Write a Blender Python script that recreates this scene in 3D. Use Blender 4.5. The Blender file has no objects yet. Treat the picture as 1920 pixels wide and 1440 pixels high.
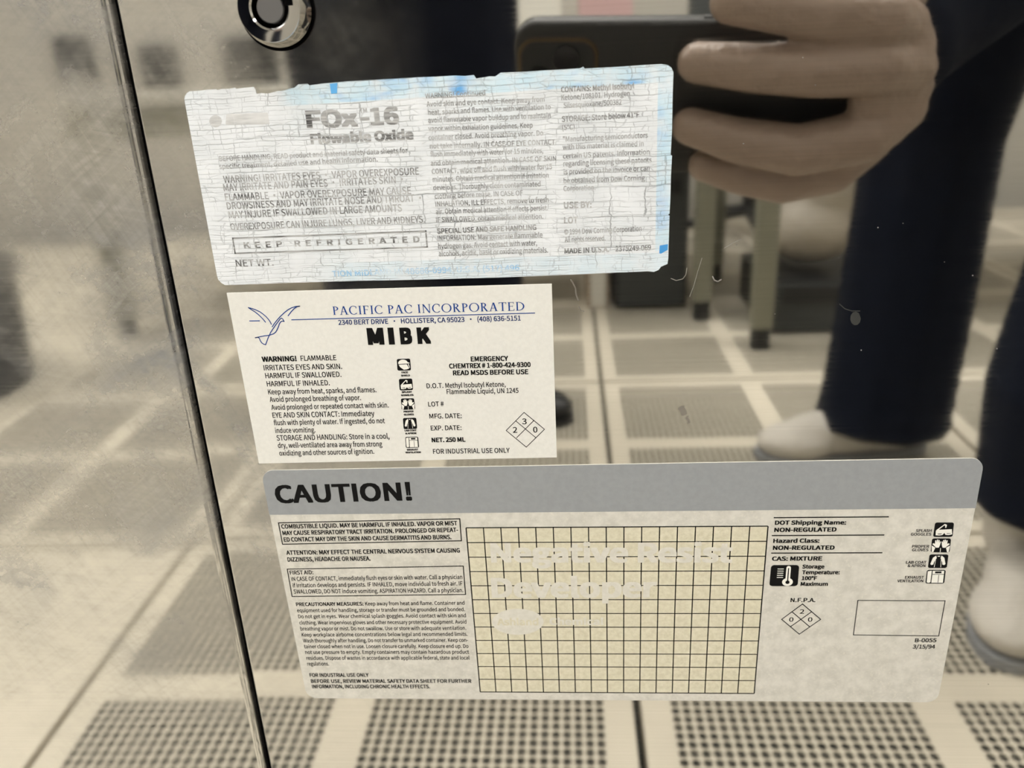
import bpy, bmesh, math, random
from mathutils import Vector, Matrix

# ------------------------------------------------------------------ camera, world, lamps, exposure
D = 0.20                      # lens to cabinet door
H = 0.6394                    # lens above the floor
F = 1540.0                    # focal length in pixels of a 1920 wide frame
RV = Vector((0.99705955, 0.0610363, -0.04633393))
UV = Vector((0.02085632, 0.36567113, 0.93051042))
FV = Vector((-0.07373789, 0.92874065, -0.36332289))
P0 = Vector((0, -D, H))

scene = bpy.context.scene
C = scene.collection
cd = bpy.data.cameras.new('camera')
cam = bpy.data.objects.new('camera', cd)
C.objects.link(cam)
M3 = Matrix((RV, UV, -FV)).transposed()
cam.matrix_world = Matrix.Translation(P0) @ M3.to_4x4()
cd.sensor_width = 36.0
cd.lens = 36.0 * F / 1920
cd.clip_start = 0.004
cd.clip_end = 50
cd.dof.use_dof = True
cd.dof.focus_distance = 0.216
cd.dof.aperture_fstop = cd.lens / 1.8
scene.camera = cam

wd = bpy.data.worlds.new('world'); scene.world = wd
wd.use_nodes = True
wd.node_tree.nodes['Background'].inputs[0].default_value = (1.0, 0.98, 0.95, 1)
wd.node_tree.nodes['Background'].inputs[1].default_value = 0.05
scene.view_settings.view_transform = 'Standard'
scene.view_settings.look = 'None'
scene.view_settings.gamma = 1
scene.view_settings.use_curve_mapping = False
scene.view_settings.exposure = 0.0
scene.cycles.max_bounces = 8
scene.cycles.glossy_bounces = 6
scene.cycles.sample_clamp_indirect = 6
scene.cycles.caustics_reflective = True
LAMP_STRENGTH = 16.4           # luminous ceiling panels (built with the ceiling)

# ------------------------------------------------------------------ helpers
def ray(px, py):
    return ((px - 960) * RV - (py - 720) * UV + F * FV).normalized()

def DP(px, py):               # point of the photograph -> point on the door plane (x, z)
    v = ray(px, py); s = D / v.y; q = P0 + s * v
    return Vector((q.x, q.z))

def PH(a, b, t):              # phone frame in millimetres -> world
    return P0 + (a * RV + b * UV + t * FV) * 0.001

def link(o, parent=None):
    C.objects.link(o)
    if parent is not None:
        o.parent = parent
        o.matrix_parent_inverse = parent.matrix_world.inverted()
    return o

def tag(o, label=None, cat=None, group=None, kind=None):
    if label: o['label'] = label
    if cat: o['category'] = cat
    if group: o['group'] = group
    if kind: o['kind'] = kind
    return o

def thing(name, label, cat, loc=(0, 0, 0), group=None):
    o = bpy.data.objects.new(name, None)
    o.empty_display_size = 0.05
    o.location = loc
    C.objects.link(o)
    o.matrix_world = Matrix.Translation(Vector(loc))
    return tag(o, label, cat, group)

def mesh_obj(name, verts, faces, mat, parent=None, smooth=False):
    me = bpy.data.meshes.new(name)
    me.from_pydata([tuple(v) for v in verts], [], faces)
    me.update()
    if smooth:
        for p in me.polygons: p.use_smooth = True
    if mat: me.materials.append(mat)
    return link(bpy.data.objects.new(name, me), parent)

def bm_obj(name, bm, mat, parent=None, smooth=False):
    me = bpy.data.meshes.new(name)
    bmesh.ops.recalc_face_normals(bm, faces=bm.faces)
    bm.to_mesh(me); bm.free()
    if smooth:
        for p in me.polygons: p.use_smooth = True
    me.materials.append(mat)
    return link(bpy.data.objects.new(name, me), parent)

def add_box(bm, c, s, bevel=0.0, seg=2, rot=None):
    m = Matrix.Diagonal((s[0], s[1], s[2], 1))
    r = (rot.to_4x4() if rot is not None else Matrix.Identity(4))
    g = bmesh.ops.create_cube(bm, size=1, matrix=Matrix.Translation(Vector(c)) @ r @ m)
    if bevel > 0:
        es = set()
        for v in g['verts']:
            for e in v.link_edges: es.add(e)
        bmesh.ops.bevel(bm, geom=list(es), offset=bevel, segments=seg, profile=0.5, affect='EDGES')

def add_cyl(bm, p0, p1, r0, r1=None, seg=24):
    p0 = Vector(p0); p1 = Vector(p1); r1 = r0 if r1 is None else r1
    d = p1 - p0
    m = Matrix.Translation((p0 + p1) / 2) @ d.to_track_quat('Z', 'Y').to_matrix().to_4x4()
    bmesh.ops.create_cone(bm, cap_ends=True, segments=seg, radius1=r0, radius2=r1, depth=d.length, matrix=m)

def box_obj(name, c, s, mat, parent=None, bevel=0.0, seg=2, rot=None):
    bm = bmesh.new(); add_box(bm, c, s, bevel, seg, rot)
    return bm_obj(name, bm, mat, parent)

def lathe(bm, prof, origin, axis, seg=64):   # prof: (radius, distance along axis)
    axis = Vector(axis).normalized(); q = axis.to_track_quat('Z', 'Y').to_matrix()
    rings = []
    for r, h in prof:
        rings.append([bm.verts.new(Vector(origin) + q @ Vector((r * math.cos(2*math.pi*k/seg), r * math.sin(2*math.pi*k/seg), h))) for k in range(seg)])
    for a, b in zip(rings, rings[1:]):
        for k in range(seg):
            bm.faces.new((a[k], a[(k+1) % seg], b[(k+1) % seg], b[k]))
    return rings

# blobs: tapered limbs and ellipsoids fused into one continuous skin
class Blob:
    def __init__(self): self.bm = bmesh.new()
    def limb(self, pts, sub=2):            # pts: list of (point, radius)
        for (a, ra), (b, rb) in zip(pts, pts[1:]):
            a = Vector(a); b = Vector(b)
            n = max(2, int((b - a).length / (0.35 * min(ra, rb))) + 1)
            for i in range(n + 1):
                f = i / n
                bmesh.ops.create_icosphere(self.bm, subdivisions=sub, radius=ra + (rb - ra) * f, matrix=Matrix.Translation(a + (b - a) * f))
        return self
    def ell(self, c, r, rot=None, sub=3):
        m = Matrix.Translation(Vector(c)) @ (rot.to_4x4() if rot is not None else Matrix.Identity(4)) @ Matrix.Diagonal((r[0], r[1], r[2], 1))
        bmesh.ops.create_icosphere(self.bm, subdivisions=sub, radius=1, matrix=m)
        return self
    def box(self, c, s, rot=None):
        add_box(self.bm, c, s, 0, 1, rot); return self
    def build(self, name, voxel, mat, parent=None, smooth_it=6):
        me = bpy.data.meshes.new(name); self.bm.to_mesh(me); self.bm.free()
        o = bpy.data.objects.new(name, me); C.objects.link(o)
        r = o.modifiers.new('r', 'REMESH'); r.mode = 'VOXEL'; r.voxel_size = voxel
        s = o.modifiers.new('s', 'SMOOTH'); s.factor = 0.5; s.iterations = smooth_it
        bpy.context.view_layer.update()
        dg = bpy.context.evaluated_depsgraph_get()
        m2 = bpy.data.meshes.new_from_object(o.evaluated_get(dg))
        C.objects.unlink(o); bpy.data.objects.remove(o)
        m2.name = name
        for p in m2.polygons: p.use_smooth = True
        m2.materials.clear(); m2.materials.append(mat)
        return link(bpy.data.objects.new(name, m2), parent)

# ------------------------------------------------------------------ materials
def new_mat(name):
    m = bpy.data.materials.new(name); m.use_nodes = True
    return m, m.node_tree, m.node_tree.nodes['Principled BSDF']

def plain(name, col, rough=0.5, metal=0.0, noise=0.0, scale=20.0, bump=0.0, bscale=200.0, spec=None):
    m, nt, b = new_mat(name)
    b.inputs['Base Color'].default_value = (*col, 1)
    b.inputs['Roughness'].default_value = rough
    b.inputs['Metallic'].default_value = metal
    if spec is not None: b.inputs['Specular IOR Level'].default_value = spec
    geo = nt.nodes.new('ShaderNodeNewGeometry')
    if noise > 0:
        n = nt.nodes.new('ShaderNodeTexNoise'); n.inputs['Scale'].default_value = scale; n.inputs['Detail'].default_value = 6
        nt.links.new(geo.outputs['Position'], n.inputs['Vector'])
        r = nt.nodes.new('ShaderNodeMapRange'); r.inputs[1].default_value = 0.3; r.inputs[2].default_value = 0.7
        r.inputs[3].default_value = 1 - noise; r.inputs[4].default_value = 1 + noise
        nt.links.new(n.outputs['Fac'], r.inputs[0])
        h = nt.nodes.new('ShaderNodeVectorMath'); h.operation = 'SCALE'; h.inputs[0].default_value = col
        nt.links.new(r.outputs[0], h.inputs['Scale'])
        nt.links.new(h.outputs[0], b.inputs['Base Color'])
    if bump > 0:
        n = nt.nodes.new('ShaderNodeTexNoise'); n.inputs['Scale'].default_value = bscale; n.inputs['Detail'].default_value = 4
        nt.links.new(geo.outputs['Position'], n.inputs['Vector'])
        bp = nt.nodes.new('ShaderNodeBump'); bp.inputs['Strength'].default_value = bump; bp.inputs['Distance'].default_value = 0.01
        nt.links.new(n.outputs['Fac'], bp.inputs['Height']); nt.links.new(bp.outputs[0], b.inputs['Normal'])
    return m

class NT:                     # tiny node builder
    def __init__(self, nt): self.nt = nt
    def math(self, op, a, b=None, c=None, clamp=False):
        n = self.nt.nodes.new('ShaderNodeMath'); n.operation = op; n.use_clamp = clamp
        for i, v in enumerate((a, b, c)):
            if v is None: continue
            if isinstance(v, (int, float)): n.inputs[i].default_value = v
            else: self.nt.links.new(v, n.inputs[i])
        return n.outputs[0]
    def rng(self, v, a, b, c=0.0, d=1.0):
        n = self.nt.nodes.new('ShaderNodeMapRange')
        for i, x in ((1, a), (2, b), (3, c), (4, d)): n.inputs[i].default_value = x
        self.nt.links.new(v, n.inputs[0]); return n.outputs[0]
    def noise(self, vec, scale, detail=4.0, rough=0.5, dist=0.0, color=False):
        n = self.nt.nodes.new('ShaderNodeTexNoise')
        n.inputs['Scale'].default_value = scale; n.inputs['Detail'].default_value = detail
        n.inputs['Roughness'].default_value = rough; n.inputs['Distortion'].default_value = dist
        self.nt.links.new(vec, n.inputs['Vector']); return n.outputs['Color' if color else 'Fac']
    def vmul(self, v, s):
        n = self.nt.nodes.new('ShaderNodeVectorMath'); n.operation = 'MULTIPLY'
        self.nt.links.new(v, n.inputs[0]); n.inputs[1].default_value = s; return n.outputs[0]
    def vadd(self, a, b):
        n = self.nt.nodes.new('ShaderNodeVectorMath'); n.operation = 'ADD'
        self.nt.links.new(a, n.inputs[0])
        if isinstance(b, tuple): n.inputs[1].default_value = b
        else: self.nt.links.new(b, n.inputs[1])
        return n.outputs[0]
    def mix(self, f, a, b):
        n = self.nt.nodes.new('ShaderNodeMix'); n.data_type = 'RGBA'
        if isinstance(f, (int, float)): n.inputs[0].default_value = f
        else: self.nt.links.new(f, n.inputs[0])
        for i, v in ((6, a), (7, b)):
            if isinstance(v, tuple): n.inputs[i].default_value = (*v, 1)
            else: self.nt.links.new(v, n.inputs[i])
        return n.outputs[2]
    def pos(self):
        g = self.nt.nodes.new('ShaderNodeNewGeometry'); return g.outputs['Position']
    def xyz(self, v):
        n = self.nt.nodes.new('ShaderNodeSeparateXYZ'); self.nt.links.new(v, n.inputs[0]); return n.outputs
    def comb(self, x, y, z):
        n = self.nt.nodes.new('ShaderNodeCombineXYZ')
        for i, v in enumerate((x, y, z)):
            if isinstance(v, (int, float)): n.inputs[i].default_value = v
            else: self.nt.links.new(v, n.inputs[i])
        return n.outputs[0]

def steel(name, haze_lo, haze_hi, xa, xb, wave=0.0):
    """polished sheet steel; greasy wiped haze grows from x=xb (clean) to x=xa (dull)"""
    m, nt, b = new_mat(name); N = NT(nt); p = N.pos(); X = N.xyz(p)
    b.inputs['Metallic'].default_value = 1.0
    warp = N.noise(p, 14, 3, 0.5, 0, True)
    pw = N.vadd(p, N.vmul(warp, (0.05, 0.05, 0.05)))
    swirl = N.noise(pw, 60, 7, 0.62, 1.5)
    cloud = N.noise(pw, 21, 3, 0.5, 1.2)
    dirs = [N.noise(N.comb(N.math('ADD', N.math('MULTIPLY', X[0], 40*c1), N.math('MULTIPLY', X[2], 40*s1)), N.math('SUBTRACT', N.math('MULTIPLY', X[2], 420*c1), N.math('MULTIPLY', X[0], 420*s1)), k1), 1.0, 5, 0.6, 0.8)
            for c1, s1, k1 in ((0.82, 0.57, 0.0), (0.42, -0.91, 3.0), (0.97, -0.22, 7.0))]
    wipe = N.math('MULTIPLY', N.rng(dirs[0], 0.42, 0.66, 0.9, 1.25), N.math('MULTIPLY', N.rng(dirs[1], 0.44, 0.66, 0.92, 1.22), N.rng(dirs[2], 0.44, 0.66, 0.92, 1.2)))
    left = N.math('MULTIPLY', N.rng(X[0], xb, xa, haze_lo, haze_hi), wipe)
    patch = N.rng(cloud, 0.36, 0.64, 0.35, 1.30)
    fine = N.rng(swirl, 0.36, 0.66, 0.78, 1.25)
    left = N.math('MULTIPLY', left, N.rng(X[2], H - 0.195, H - 0.125, 0.16, 1.0))
    haze = N.math('MULTIPLY', N.math('MULTIPLY', left, patch), fine, clamp=True)
    brush = N.noise(N.vmul(p, (4.0, 1.0, 1400.0)), 1.0, 3, 0.6)
    tint = N.rng(brush, 0.35, 0.65, 0.97, 1.03)
    sc = nt.nodes.new('ShaderNodeVectorMath'); sc.operation = 'SCALE'
    sc.inputs[0].default_value = (0.655, 0.64, 0.605)
    nt.links.new(tint, sc.inputs['Scale'])
    nt.links.new(sc.outputs[0], b.inputs['Base Color'])
    rough = N.math('ADD', N.rng(brush, 0.3, 0.7, 0.02, 0.04), N.math('MULTIPLY', haze, 0.11))
    nt.links.new(rough, b.inputs['Roughness'])
    bp = nt.nodes.new('ShaderNodeBump'); bp.inputs['Strength'].default_value = 1.0; bp.inputs['Distance'].default_value = 1.0
    hgt = N.math('ADD', N.math('MULTIPLY', N.noise(p, 9, 1, 0.3), wave), N.math('MULTIPLY', N.math('MULTIPLY', swirl, haze), 0.000003))
    nt.links.new(hgt, bp.inputs['Height']); nt.links.new(bp.outputs[0], b.inputs['Normal'])
    dif = nt.nodes.new('ShaderNodeBsdfDiffuse')
    dcol = N.mix(N.rng(N.noise(pw, 30, 3), 0.35, 0.65), (0.225, 0.222, 0.215), (0.36, 0.335, 0.285))
    nt.links.new(dcol, dif.inputs['Color'])
    mx = nt.nodes.new('ShaderNodeMixShader')
    nt.links.new(haze, mx.inputs[0]); nt.links.new(b.outputs[0], mx.inputs[1]); nt.links.new(dif.outputs[0], mx.inputs[2])
    nt.links.new(mx.outputs[0], nt.nodes['Material Output'].inputs['Surface'])
    return m

def crackle(N, p):
    """dried-out crack network of the old label, 0 = sound, 1 = crack"""
    w = N.noise(p, 300, 3, 0.55, 0, True); w2 = N.noise(p, 60, 2, 0.5, 0, True)
    q = N.vadd(N.vadd(p, N.vmul(w, (0.0022, 0.0, 0.0006))), N.vmul(w2, (0.003, 0.0, 0.0014)))
    X = N.xyz(q)
    v = N.comb(X[0], X[2], 0.0)
    def brick(rowh, width, mort, off, sq):
        n = N.nt.nodes.new('ShaderNodeTexBrick')
        n.offset = off; n.offset_frequency = 2; n.squash = sq; n.squash_frequency = 3
        n.inputs['Scale'].default_value = 1.0; n.inputs['Brick Width'].default_value = width
        n.inputs['Row Height'].default_value = rowh; n.inputs['Mortar Size'].default_value = mort
        n.inputs['Mortar Smooth'].default_value = 0.6
        N.nt.links.new(v, n.inputs['Vector']); return n.outputs['Fac']
    def cells(sx, sz, th):
        n = N.nt.nodes.new('ShaderNodeTexVoronoi'); n.feature = 'DISTANCE_TO_EDGE'; n.voronoi_dimensions = '2D'
        n.inputs['Scale'].default_value = 1.0; n.inputs['Randomness'].default_value = 0.75
        N.nt.links.new(N.comb(N.math('MULTIPLY', X[0], sx), N.math('MULTIPLY', X[2], sz), 0.0), n.inputs['Vector'])
        return N.rng(n.outputs['Distance'], th, th * 0.3)
    fine = N.math('MAXIMUM', N.math('MULTIPLY', cells(1/0.0075, 1/0.0013, 0.045), 0.55), brick(0.00115, 0.0068, 0.00010, 0.37, 0.62))
    mid = brick(0.0034, 0.0085, 0.00013, 0.43, 0.7)
    big = brick(0.0072, 0.0127, 0.00017, 0.31, 0.6)
    k1 = N.rng(N.noise(p, 170, 2), 0.40, 0.58, 0.12, 0.50)
    k2 = N.rng(N.noise(p, 95, 2), 0.42, 0.60, 0.05, 0.45)
    k3 = N.rng(N.noise(p, 55, 2), 0.50, 0.64, 0.0, 0.6)
    a = N.math('MAXIMUM', N.math('MULTIPLY', fine, k1), N.math('MULTIPLY', mid, k2))
    return N.math('MAXIMUM', a, N.math('MULTIPLY', big, k3), clamp=True)

def crackle_paper(x0, x1, z0, z1):
    m, nt, b = new_mat('crackled_label_paper'); N = NT(nt); p = N.pos(); X = N.xyz(p)
    cr = crackle(N, p)
    base = N.mix(N.rng(N.noise(p, 120, 4), 0.35, 0.65), (0.69, 0.715, 0.735), (0.78, 0.80, 0.82))
    sm = N.noise(N.vmul(p, (60, 60, 260)), 1.0, 4)
    # faded blue border: top strip, right strip, bottom strip
    zt = N.math('ADD', X[2], N.math('MULTIPLY', X[0], -0.015))
    top = N.math('MULTIPLY', N.rng(zt, z1 - 0.0046, z1 - 0.0043), N.rng(X[0], x0 + 0.022, x0 + 0.026))
    rt = N.math('MULTIPLY', N.rng(X[0], x1 - 0.0036, x1 - 0.0034), N.rng(X[2], z0 + 0.0052, z0 + 0.0056))
    bo = N.math('MULTIPLY', N.math('MULTIPLY', N.rng(X[2], z0 + 0.0052, z0 + 0.0048), N.rng(X[0], x0 + 0.03, x0 + 0.034)), 0.5)
    wear = N.noise(p, 190, 4, 0.6)
    band = N.math('MAXIMUM', N.math('MAXIMUM', top, rt), bo, clamp=True)
    soft = N.math('MULTIPLY', band, N.rng(wear, 0.30, 0.62, 0.15, 0.75))
    hard = N.math('MULTIPLY', N.math('MULTIPLY', N.math('MAXIMUM', top, N.math('MULTIPLY', rt, 0.55)), N.rng(N.noise(p, 75, 3), 0.55, 0.66)), N.rng(sm, 0.40, 0.6))
    c1 = N.mix(soft, base, (0.50, 0.71, 0.83))
    c2 = N.mix(hard, c1, (0.10, 0.36, 0.72))
    tea = N.math('MULTIPLY', N.rng(N.noise(p, 45, 2), 0.58, 0.72), 0.30)
    c2 = N.mix(tea, c2, (0.66, 0.76, 0.80))
    col = N.mix(cr, c2, (0.06, 0.065, 0.07))
    nt.links.new(col, b.inputs['Base Color']); b.inputs['Roughness'].default_value = 0.55
    bp = nt.nodes.new('ShaderNodeBump'); bp.invert = True; bp.inputs['Strength'].default_value = 0.35; bp.inputs['Distance'].default_value = 0.0003
    nt.links.new(cr, bp.inputs['Height']); nt.links.new(bp.outputs[0], b.inputs['Normal'])
    return m

def worn_ink(name, ink, paper, lo, hi, fmin, fmax):
    """ink of the crackled label: patchy fading, broken by the same cracks"""
    m, nt, b = new_mat(name); N = NT(nt); p = N.pos()
    f = N.rng(N.noise(p, 85, 3, 0.55), lo, hi, fmin, fmax)
    g = N.rng(N.noise(N.vmul(p, (160, 160, 1500)), 1.0, 2), 0.36, 0.56, 0.45, 1.0)
    col = N.mix(N.math('MULTIPLY', f, g, clamp=True), paper, ink)
    col = N.mix(N.math('MULTIPLY', crackle(N, p), 0.6), col, (0.75, 0.75, 0.74))
    nt.links.new(col, b.inputs['Base Color']); b.inputs['Roughness'].default_value = 0.6
    return m

def mottled(name, a, b_, scale, rough=0.55, c=None):
    m, nt, b = new_mat(name); N = NT(nt); p = N.pos()
    col = N.mix(N.rng(N.noise(p, scale, 5, 0.6), 0.36, 0.64), a, b_)
    if c: col = N.mix(N.rng(N.noise(p, scale * 5, 3, 0.6), 0.55, 0.72, 0, 0.6), col, c)
    nt.links.new(col, b.inputs['Base Color']); b.inputs['Roughness'].default_value = rough
    return m

MAT = dict(
    door=steel('polished_steel_door', 0.003, 0.32, -0.098, -0.030, 0.00003),
    panel=steel('wiped_steel_panel', 0.52, 0.36, -0.20, -0.10, 0.0003),
    body=plain('cabinet_sheet_steel', (0.45, 0.44, 0.41), 0.3, 1.0),
    dark=plain('black_void', (0.003, 0.003, 0.003), 0.9, spec=0.0),
    chrome=plain('lock_chrome', (0.52, 0.51, 0.49), 0.07, 1.0),
    satin=plain('lock_satin', (0.36, 0.36, 0.37), 0.34, 1.0, bump=0.05, bscale=3000),
    floor=plain('cream_floor_panel', (0.68, 0.625, 0.515), 0.45, noise=0.04, scale=9),
    plenum=plain('floor_void', (0.020, 0.023, 0.022), 0.8),
    wall=plain('cream_wall', (0.50, 0.475, 0.425), 0.6, noise=0.02, scale=3),
    ceil=plain('white_ceiling', (0.82, 0.82, 0.80), 0.7),
    ink=plain('black_ink', (0.006, 0.006, 0.006), 0.6, spec=0.1),
    blue=plain('blue_ink', (0.010, 0.055, 0.26), 0.6, spec=0.1),
    navyink=plain('navy_ink', (0.010, 0.030, 0.13), 0.6, spec=0.1),
    cream=mottled('cream_label_paper', (0.695, 0.683, 0.635), (0.735, 0.723, 0.675), 900, 0.5, (0.86, 0.80, 0.72)),
    creamflat=plain('symbol_white', (0.82, 0.80, 0.73), 0.5),
    cpaper=mottled('aged_label_paper', (0.535, 0.515, 0.455), (0.645, 0.62, 0.555), 260, 0.5, (0.70, 0.67, 0.58)),
    band=mottled('grey_label_band', (0.272, 0.283, 0.290), (0.296, 0.307, 0.314), 500, 0.45),
    yellow=mottled('yellowed_label_panel', (0.585, 0.54, 0.40), (0.66, 0.62, 0.475), 700, 0.5, (0.72, 0.67, 0.49)),
    ghost=mottled('bleached_letters', (0.61, 0.585, 0.51), (0.66, 0.635, 0.56), 500, 0.5),
    suit=plain('navy_coverall_cloth', (0.007, 0.010, 0.020), 0.85, bump=0.5, bscale=16, spec=0.12),
    suit2=plain('navy_trouser_cloth', (0.006, 0.008, 0.016), 0.85, bump=0.5, bscale=14, spec=0.12),
    skin=plain('skin', (0.52, 0.33, 0.24), 0.5),
    glove=plain('tan_glove_rubber', (0.35, 0.262, 0.205), 0.42, bump=0.25, bscale=120),
    mask=plain('white_mask_cloth', (0.78, 0.78, 0.78), 0.8),
    shoe=plain('white_shoe_cover', (0.66, 0.625, 0.56), 0.7, bump=0.6, bscale=45),
    sole=plain('grey_sole', (0.30, 0.31, 0.33), 0.7),
    black=plain('black_plastic', (0.015, 0.016, 0.017), 0.45),
    case=plain('black_phone_case', (0.018, 0.018, 0.018), 0.5),
    rim=plain('bronze_camera_rim', (0.12, 0.085, 0.05), 0.35, 0.8),
    glass=plain('dark_lens_glass', (0.006, 0.006, 0.01), 0.06),
    frame=plain('cream_green_enamel', (0.25, 0.245, 0.185), 0.45),
    top=plain('bench_top_laminate', (0.55, 0.53, 0.47), 0.4),
    carton=plain('beige_cardboard', (0.42, 0.34, 0.26), 0.75, noise=0.05, scale=30),
    pinkbox=plain('pinkish_plastic', (0.62, 0.42, 0.42), 0.5),
    bag=plain('pale_bag_plastic', (0.50, 0.45, 0.38), 0.5, bump=0.8, bscale=25),
    grey=plain('grey_enamel', (0.05, 0.055, 0.055), 0.5),
    smear=plain('grease_smear', (0.20, 0.18, 0.15), 0.6),
)
def lamp_mat():
    m = bpy.data.materials.new('lamp_diffuser'); m.use_nodes = True; nt = m.node_tree; nt.nodes.clear()
    e = nt.nodes.new('ShaderNodeEmission'); o = nt.nodes.new('ShaderNodeOutputMaterial')
    e.inputs[0].default_value = (1.0, 0.985, 0.955, 1); e.inputs[1].default_value = LAMP_STRENGTH
    nt.links.new(e.outputs[0], o.inputs[0]); return m
MAT['lamp'] = lamp_mat()

# ------------------------------------------------------------------ the room
XL, XR, YB, YF, ZC = -3.4, 3.0, -3.55, 0.62, 2.65
tag(box_obj('wall_back', ((XL+XR)/2, YB-0.05, ZC/2-0.2), (XR-XL+0.2, 0.1, ZC+0.4), MAT['wall']), kind='structure')
tag(box_obj('wall_front', ((XL+XR)/2, YF+0.05, ZC/2-0.2), (XR-XL+0.2, 0.1, ZC+0.4), MAT['wall']), kind='structure')
tag(box_obj('wall_left', (XL-0.05, (YB+YF)/2, ZC/2-0.2), (0.1, YF-YB, ZC+0.4), MAT['wall']), kind='structure')
tag(box_obj('wall_right', (XR+0.05, (YB+YF)/2, ZC/2-0.2), (0.1, YF-YB, ZC+0.4), MAT['wall']), kind='structure')
tag(box_obj('ceiling', ((XL+XR)/2, (YB+YF)/2, ZC+0.05), (XR-XL, YF-YB, 0.1), MAT['ceil']), kind='structure')
floor = tag(box_obj('floor', ((XL+XR)/2, (YB+YF)/2, -0.33), (XR-XL, YF-YB, 0.06), MAT['plenum']), kind='structure')

TILE = 0.61; XS = 0.0608; YS = -0.217      # seam lines of the raised floor
def perforated_tile_mesh():
    V = []; Fc = []
    h = TILE/2 - 0.0044; th = 0.03
    n = 22; half = h; mar = 0.0296; rib = 0.0205
    pitch = (half - mar - rib) / n; R = 0.0049
    def quad(x0, y0, x1, y1, z=0.0):
        i = len(V); V.extend([(x0, y0, z), (x1, y0, z), (x1, y1, z), (x0, y1, z)]); Fc.append((i, i+1, i+2, i+3))
    e0 = h - mar
    quad(-h, -h, h, -e0); quad(-h, e0, h, h); quad(-h, -e0, -e0, e0); quad(e0, -e0, h, e0)
    quad(-rib, -e0, rib, e0); quad(-e0, -rib, -rib, rib); quad(rib, -rib, e0, rib)
    ang = [math.pi/4 * k for k in range(8)]
    sq = [(1, 0), (1, 1), (0, 1), (-1, 1), (-1, 0), (-1, -1), (0, -1), (1, -1)]
    for sx in (-1, 1):
        for sy in (-1, 1):
            for i in range(n):
                for j in range(n):
                    cx = sx * (rib + pitch * (i + 0.5)); cy = sy * (rib + pitch * (j + 0.5)); b = len(V)
                    for (qx, qy) in sq: V.append((cx + qx*pitch/2, cy + qy*pitch/2, 0))
                    for a in ang: V.append((cx + R*math.cos(a), cy + R*math.sin(a), 0))
                    for a in ang: V.append((cx + R*math.cos(a), cy + R*math.sin(a), -0.0009))
                    for k in range(8):
                        l = (k + 1) % 8
                        Fc.append((b+k, b+l, b+8+l, b+8+k)); Fc.append((b+8+k, b+8+l, b+16+l, b+16+k))
    i = len(V)
    V.extend([(-h, -h, 0), (h, -h, 0), (h, h, 0), (-h, h, 0), (-h, -h, -th), (h, -h, -th), (h, h, -th), (-h, h, -th)])
    for k in range(4):
        l = (k+1) % 4; Fc.append((i+k, i+4+k, i+4+l, i+l))
    me = bpy.data.meshes.new('perforated_floor_tile'); me.from_pydata(V, [], Fc); me.update(); me.materials.append(MAT['floor']); return me
def solid_tile_mesh():
    bm = bmesh.new(); add_box(bm, (0, 0, -0.015), (TILE-0.0088, TILE-0.0088, 0.03), 0.001, 1)
    me = bpy.data.meshes.new('solid_floor_tile'); bm.to_mesh(me); bm.free(); me.materials.append(MAT['floor']); return me
PT = perforated_tile_mesh(); ST = solid_tile_mesh()
for i in range(-5, 5):
    for j in range(-5, 2):
        x = XS + TILE * (i + 0.5); y = YS + TILE * (j + 0.5)
        if not (XL < x < XR and YB < y < YF): continue
        solid = i <= -3 or (i == -2 and j >= -1) or j >= 1
        link(bpy.data.objects.new('floor_tile', ST if solid else PT), floor)
        o = C.objects[-1] if False else None
        ob = floor.children[-1]; ob.matrix_world = Matrix.Translation((x, y, 0))

for lx in (-2.1, -0.2, 1.7):
    for ly in (-0.95, -1.80):
        t = thing('ceiling_light', 'square fluorescent light panel recessed in the white ceiling', 'ceiling light', (lx, ly, ZC), 'ceiling light panels')
        bm = bmesh.new()
        for s in (-1, 1):
            add_box(bm, (lx + s*0.6, ly, ZC-0.012), (0.03, 0.63, 0.024)); add_box(bm, (lx, ly + s*0.3, ZC-0.012), (1.17, 0.03, 0.024))
        bm_obj('frame', bm, MAT['ceil'], t)
        box_obj('diffuser', (lx, ly, ZC-0.008), (1.168, 0.568, 0.012), MAT['lamp'], t)

# ------------------------------------------------------------------ the steel cabinet
GX = -0.1030                   # the gap between fixed panel and door
cab = thing('steel_cabinet', 'polished stainless steel cabinet with a hazy left panel and a locking door carrying three stickers', 'cabinet', (0.0, 0.25, 0))
box_obj('carcass', (0.02, 0.30, 0.97), (1.30, 0.55, 1.72), MAT['body'], cab, 0.003)
box_obj('plinth', (0.02, 0.32, 0.057), (1.22, 0.45, 0.106), MAT['dark'], cab)
bm = bmesh.new()
zc0, zc1 = 0.13, 1.80
PANEL_TURN = 0.65              # the fixed panel stands a little out of true
def sheet(bm, x0, x1, rl, rr, th=0.0225, seg=10):   # vertical sheet with rolled vertical edges, front at y=0
    prof = [(x0, th)]
    prof += [(x0 + rl - rl*math.cos(a), rl - rl*math.sin(a)) for a in [math.pi/2*k/seg for k in range(seg+1)]]
    prof += [(x1 - rr + rr*math.sin(a), rr - rr*math.cos(a)) for a in [math.pi/2*k/seg for k in range(seg+1)]]
    prof += [(x1, th)]
    lo = [bm.verts.new((x, y, zc0)) for x, y in prof]; hi = [bm.verts.new((x, y, zc1)) for x, y in prof]
    n = len(prof)
    for k in range(n):
        bm.faces.new((lo[k], lo[(k+1) % n], hi[(k+1) % n], hi[k]))
    bm.faces.new(lo[::-1]); bm.faces.new(hi)
sheet(bm, GX + 0.0014, 0.66, 0.0004, 0.002)
door = bm_obj('door', bm, MAT['door'], cab); door['label'] = 'mirror-polished door'
bm = bmesh.new(); sheet(bm, -0.62, GX - 0.0006, 0.002, 0.0022)
panel = bm_obj('panel', bm, MAT['panel'], cab); panel['label'] = 'hazy wiped fixed panel'
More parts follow.
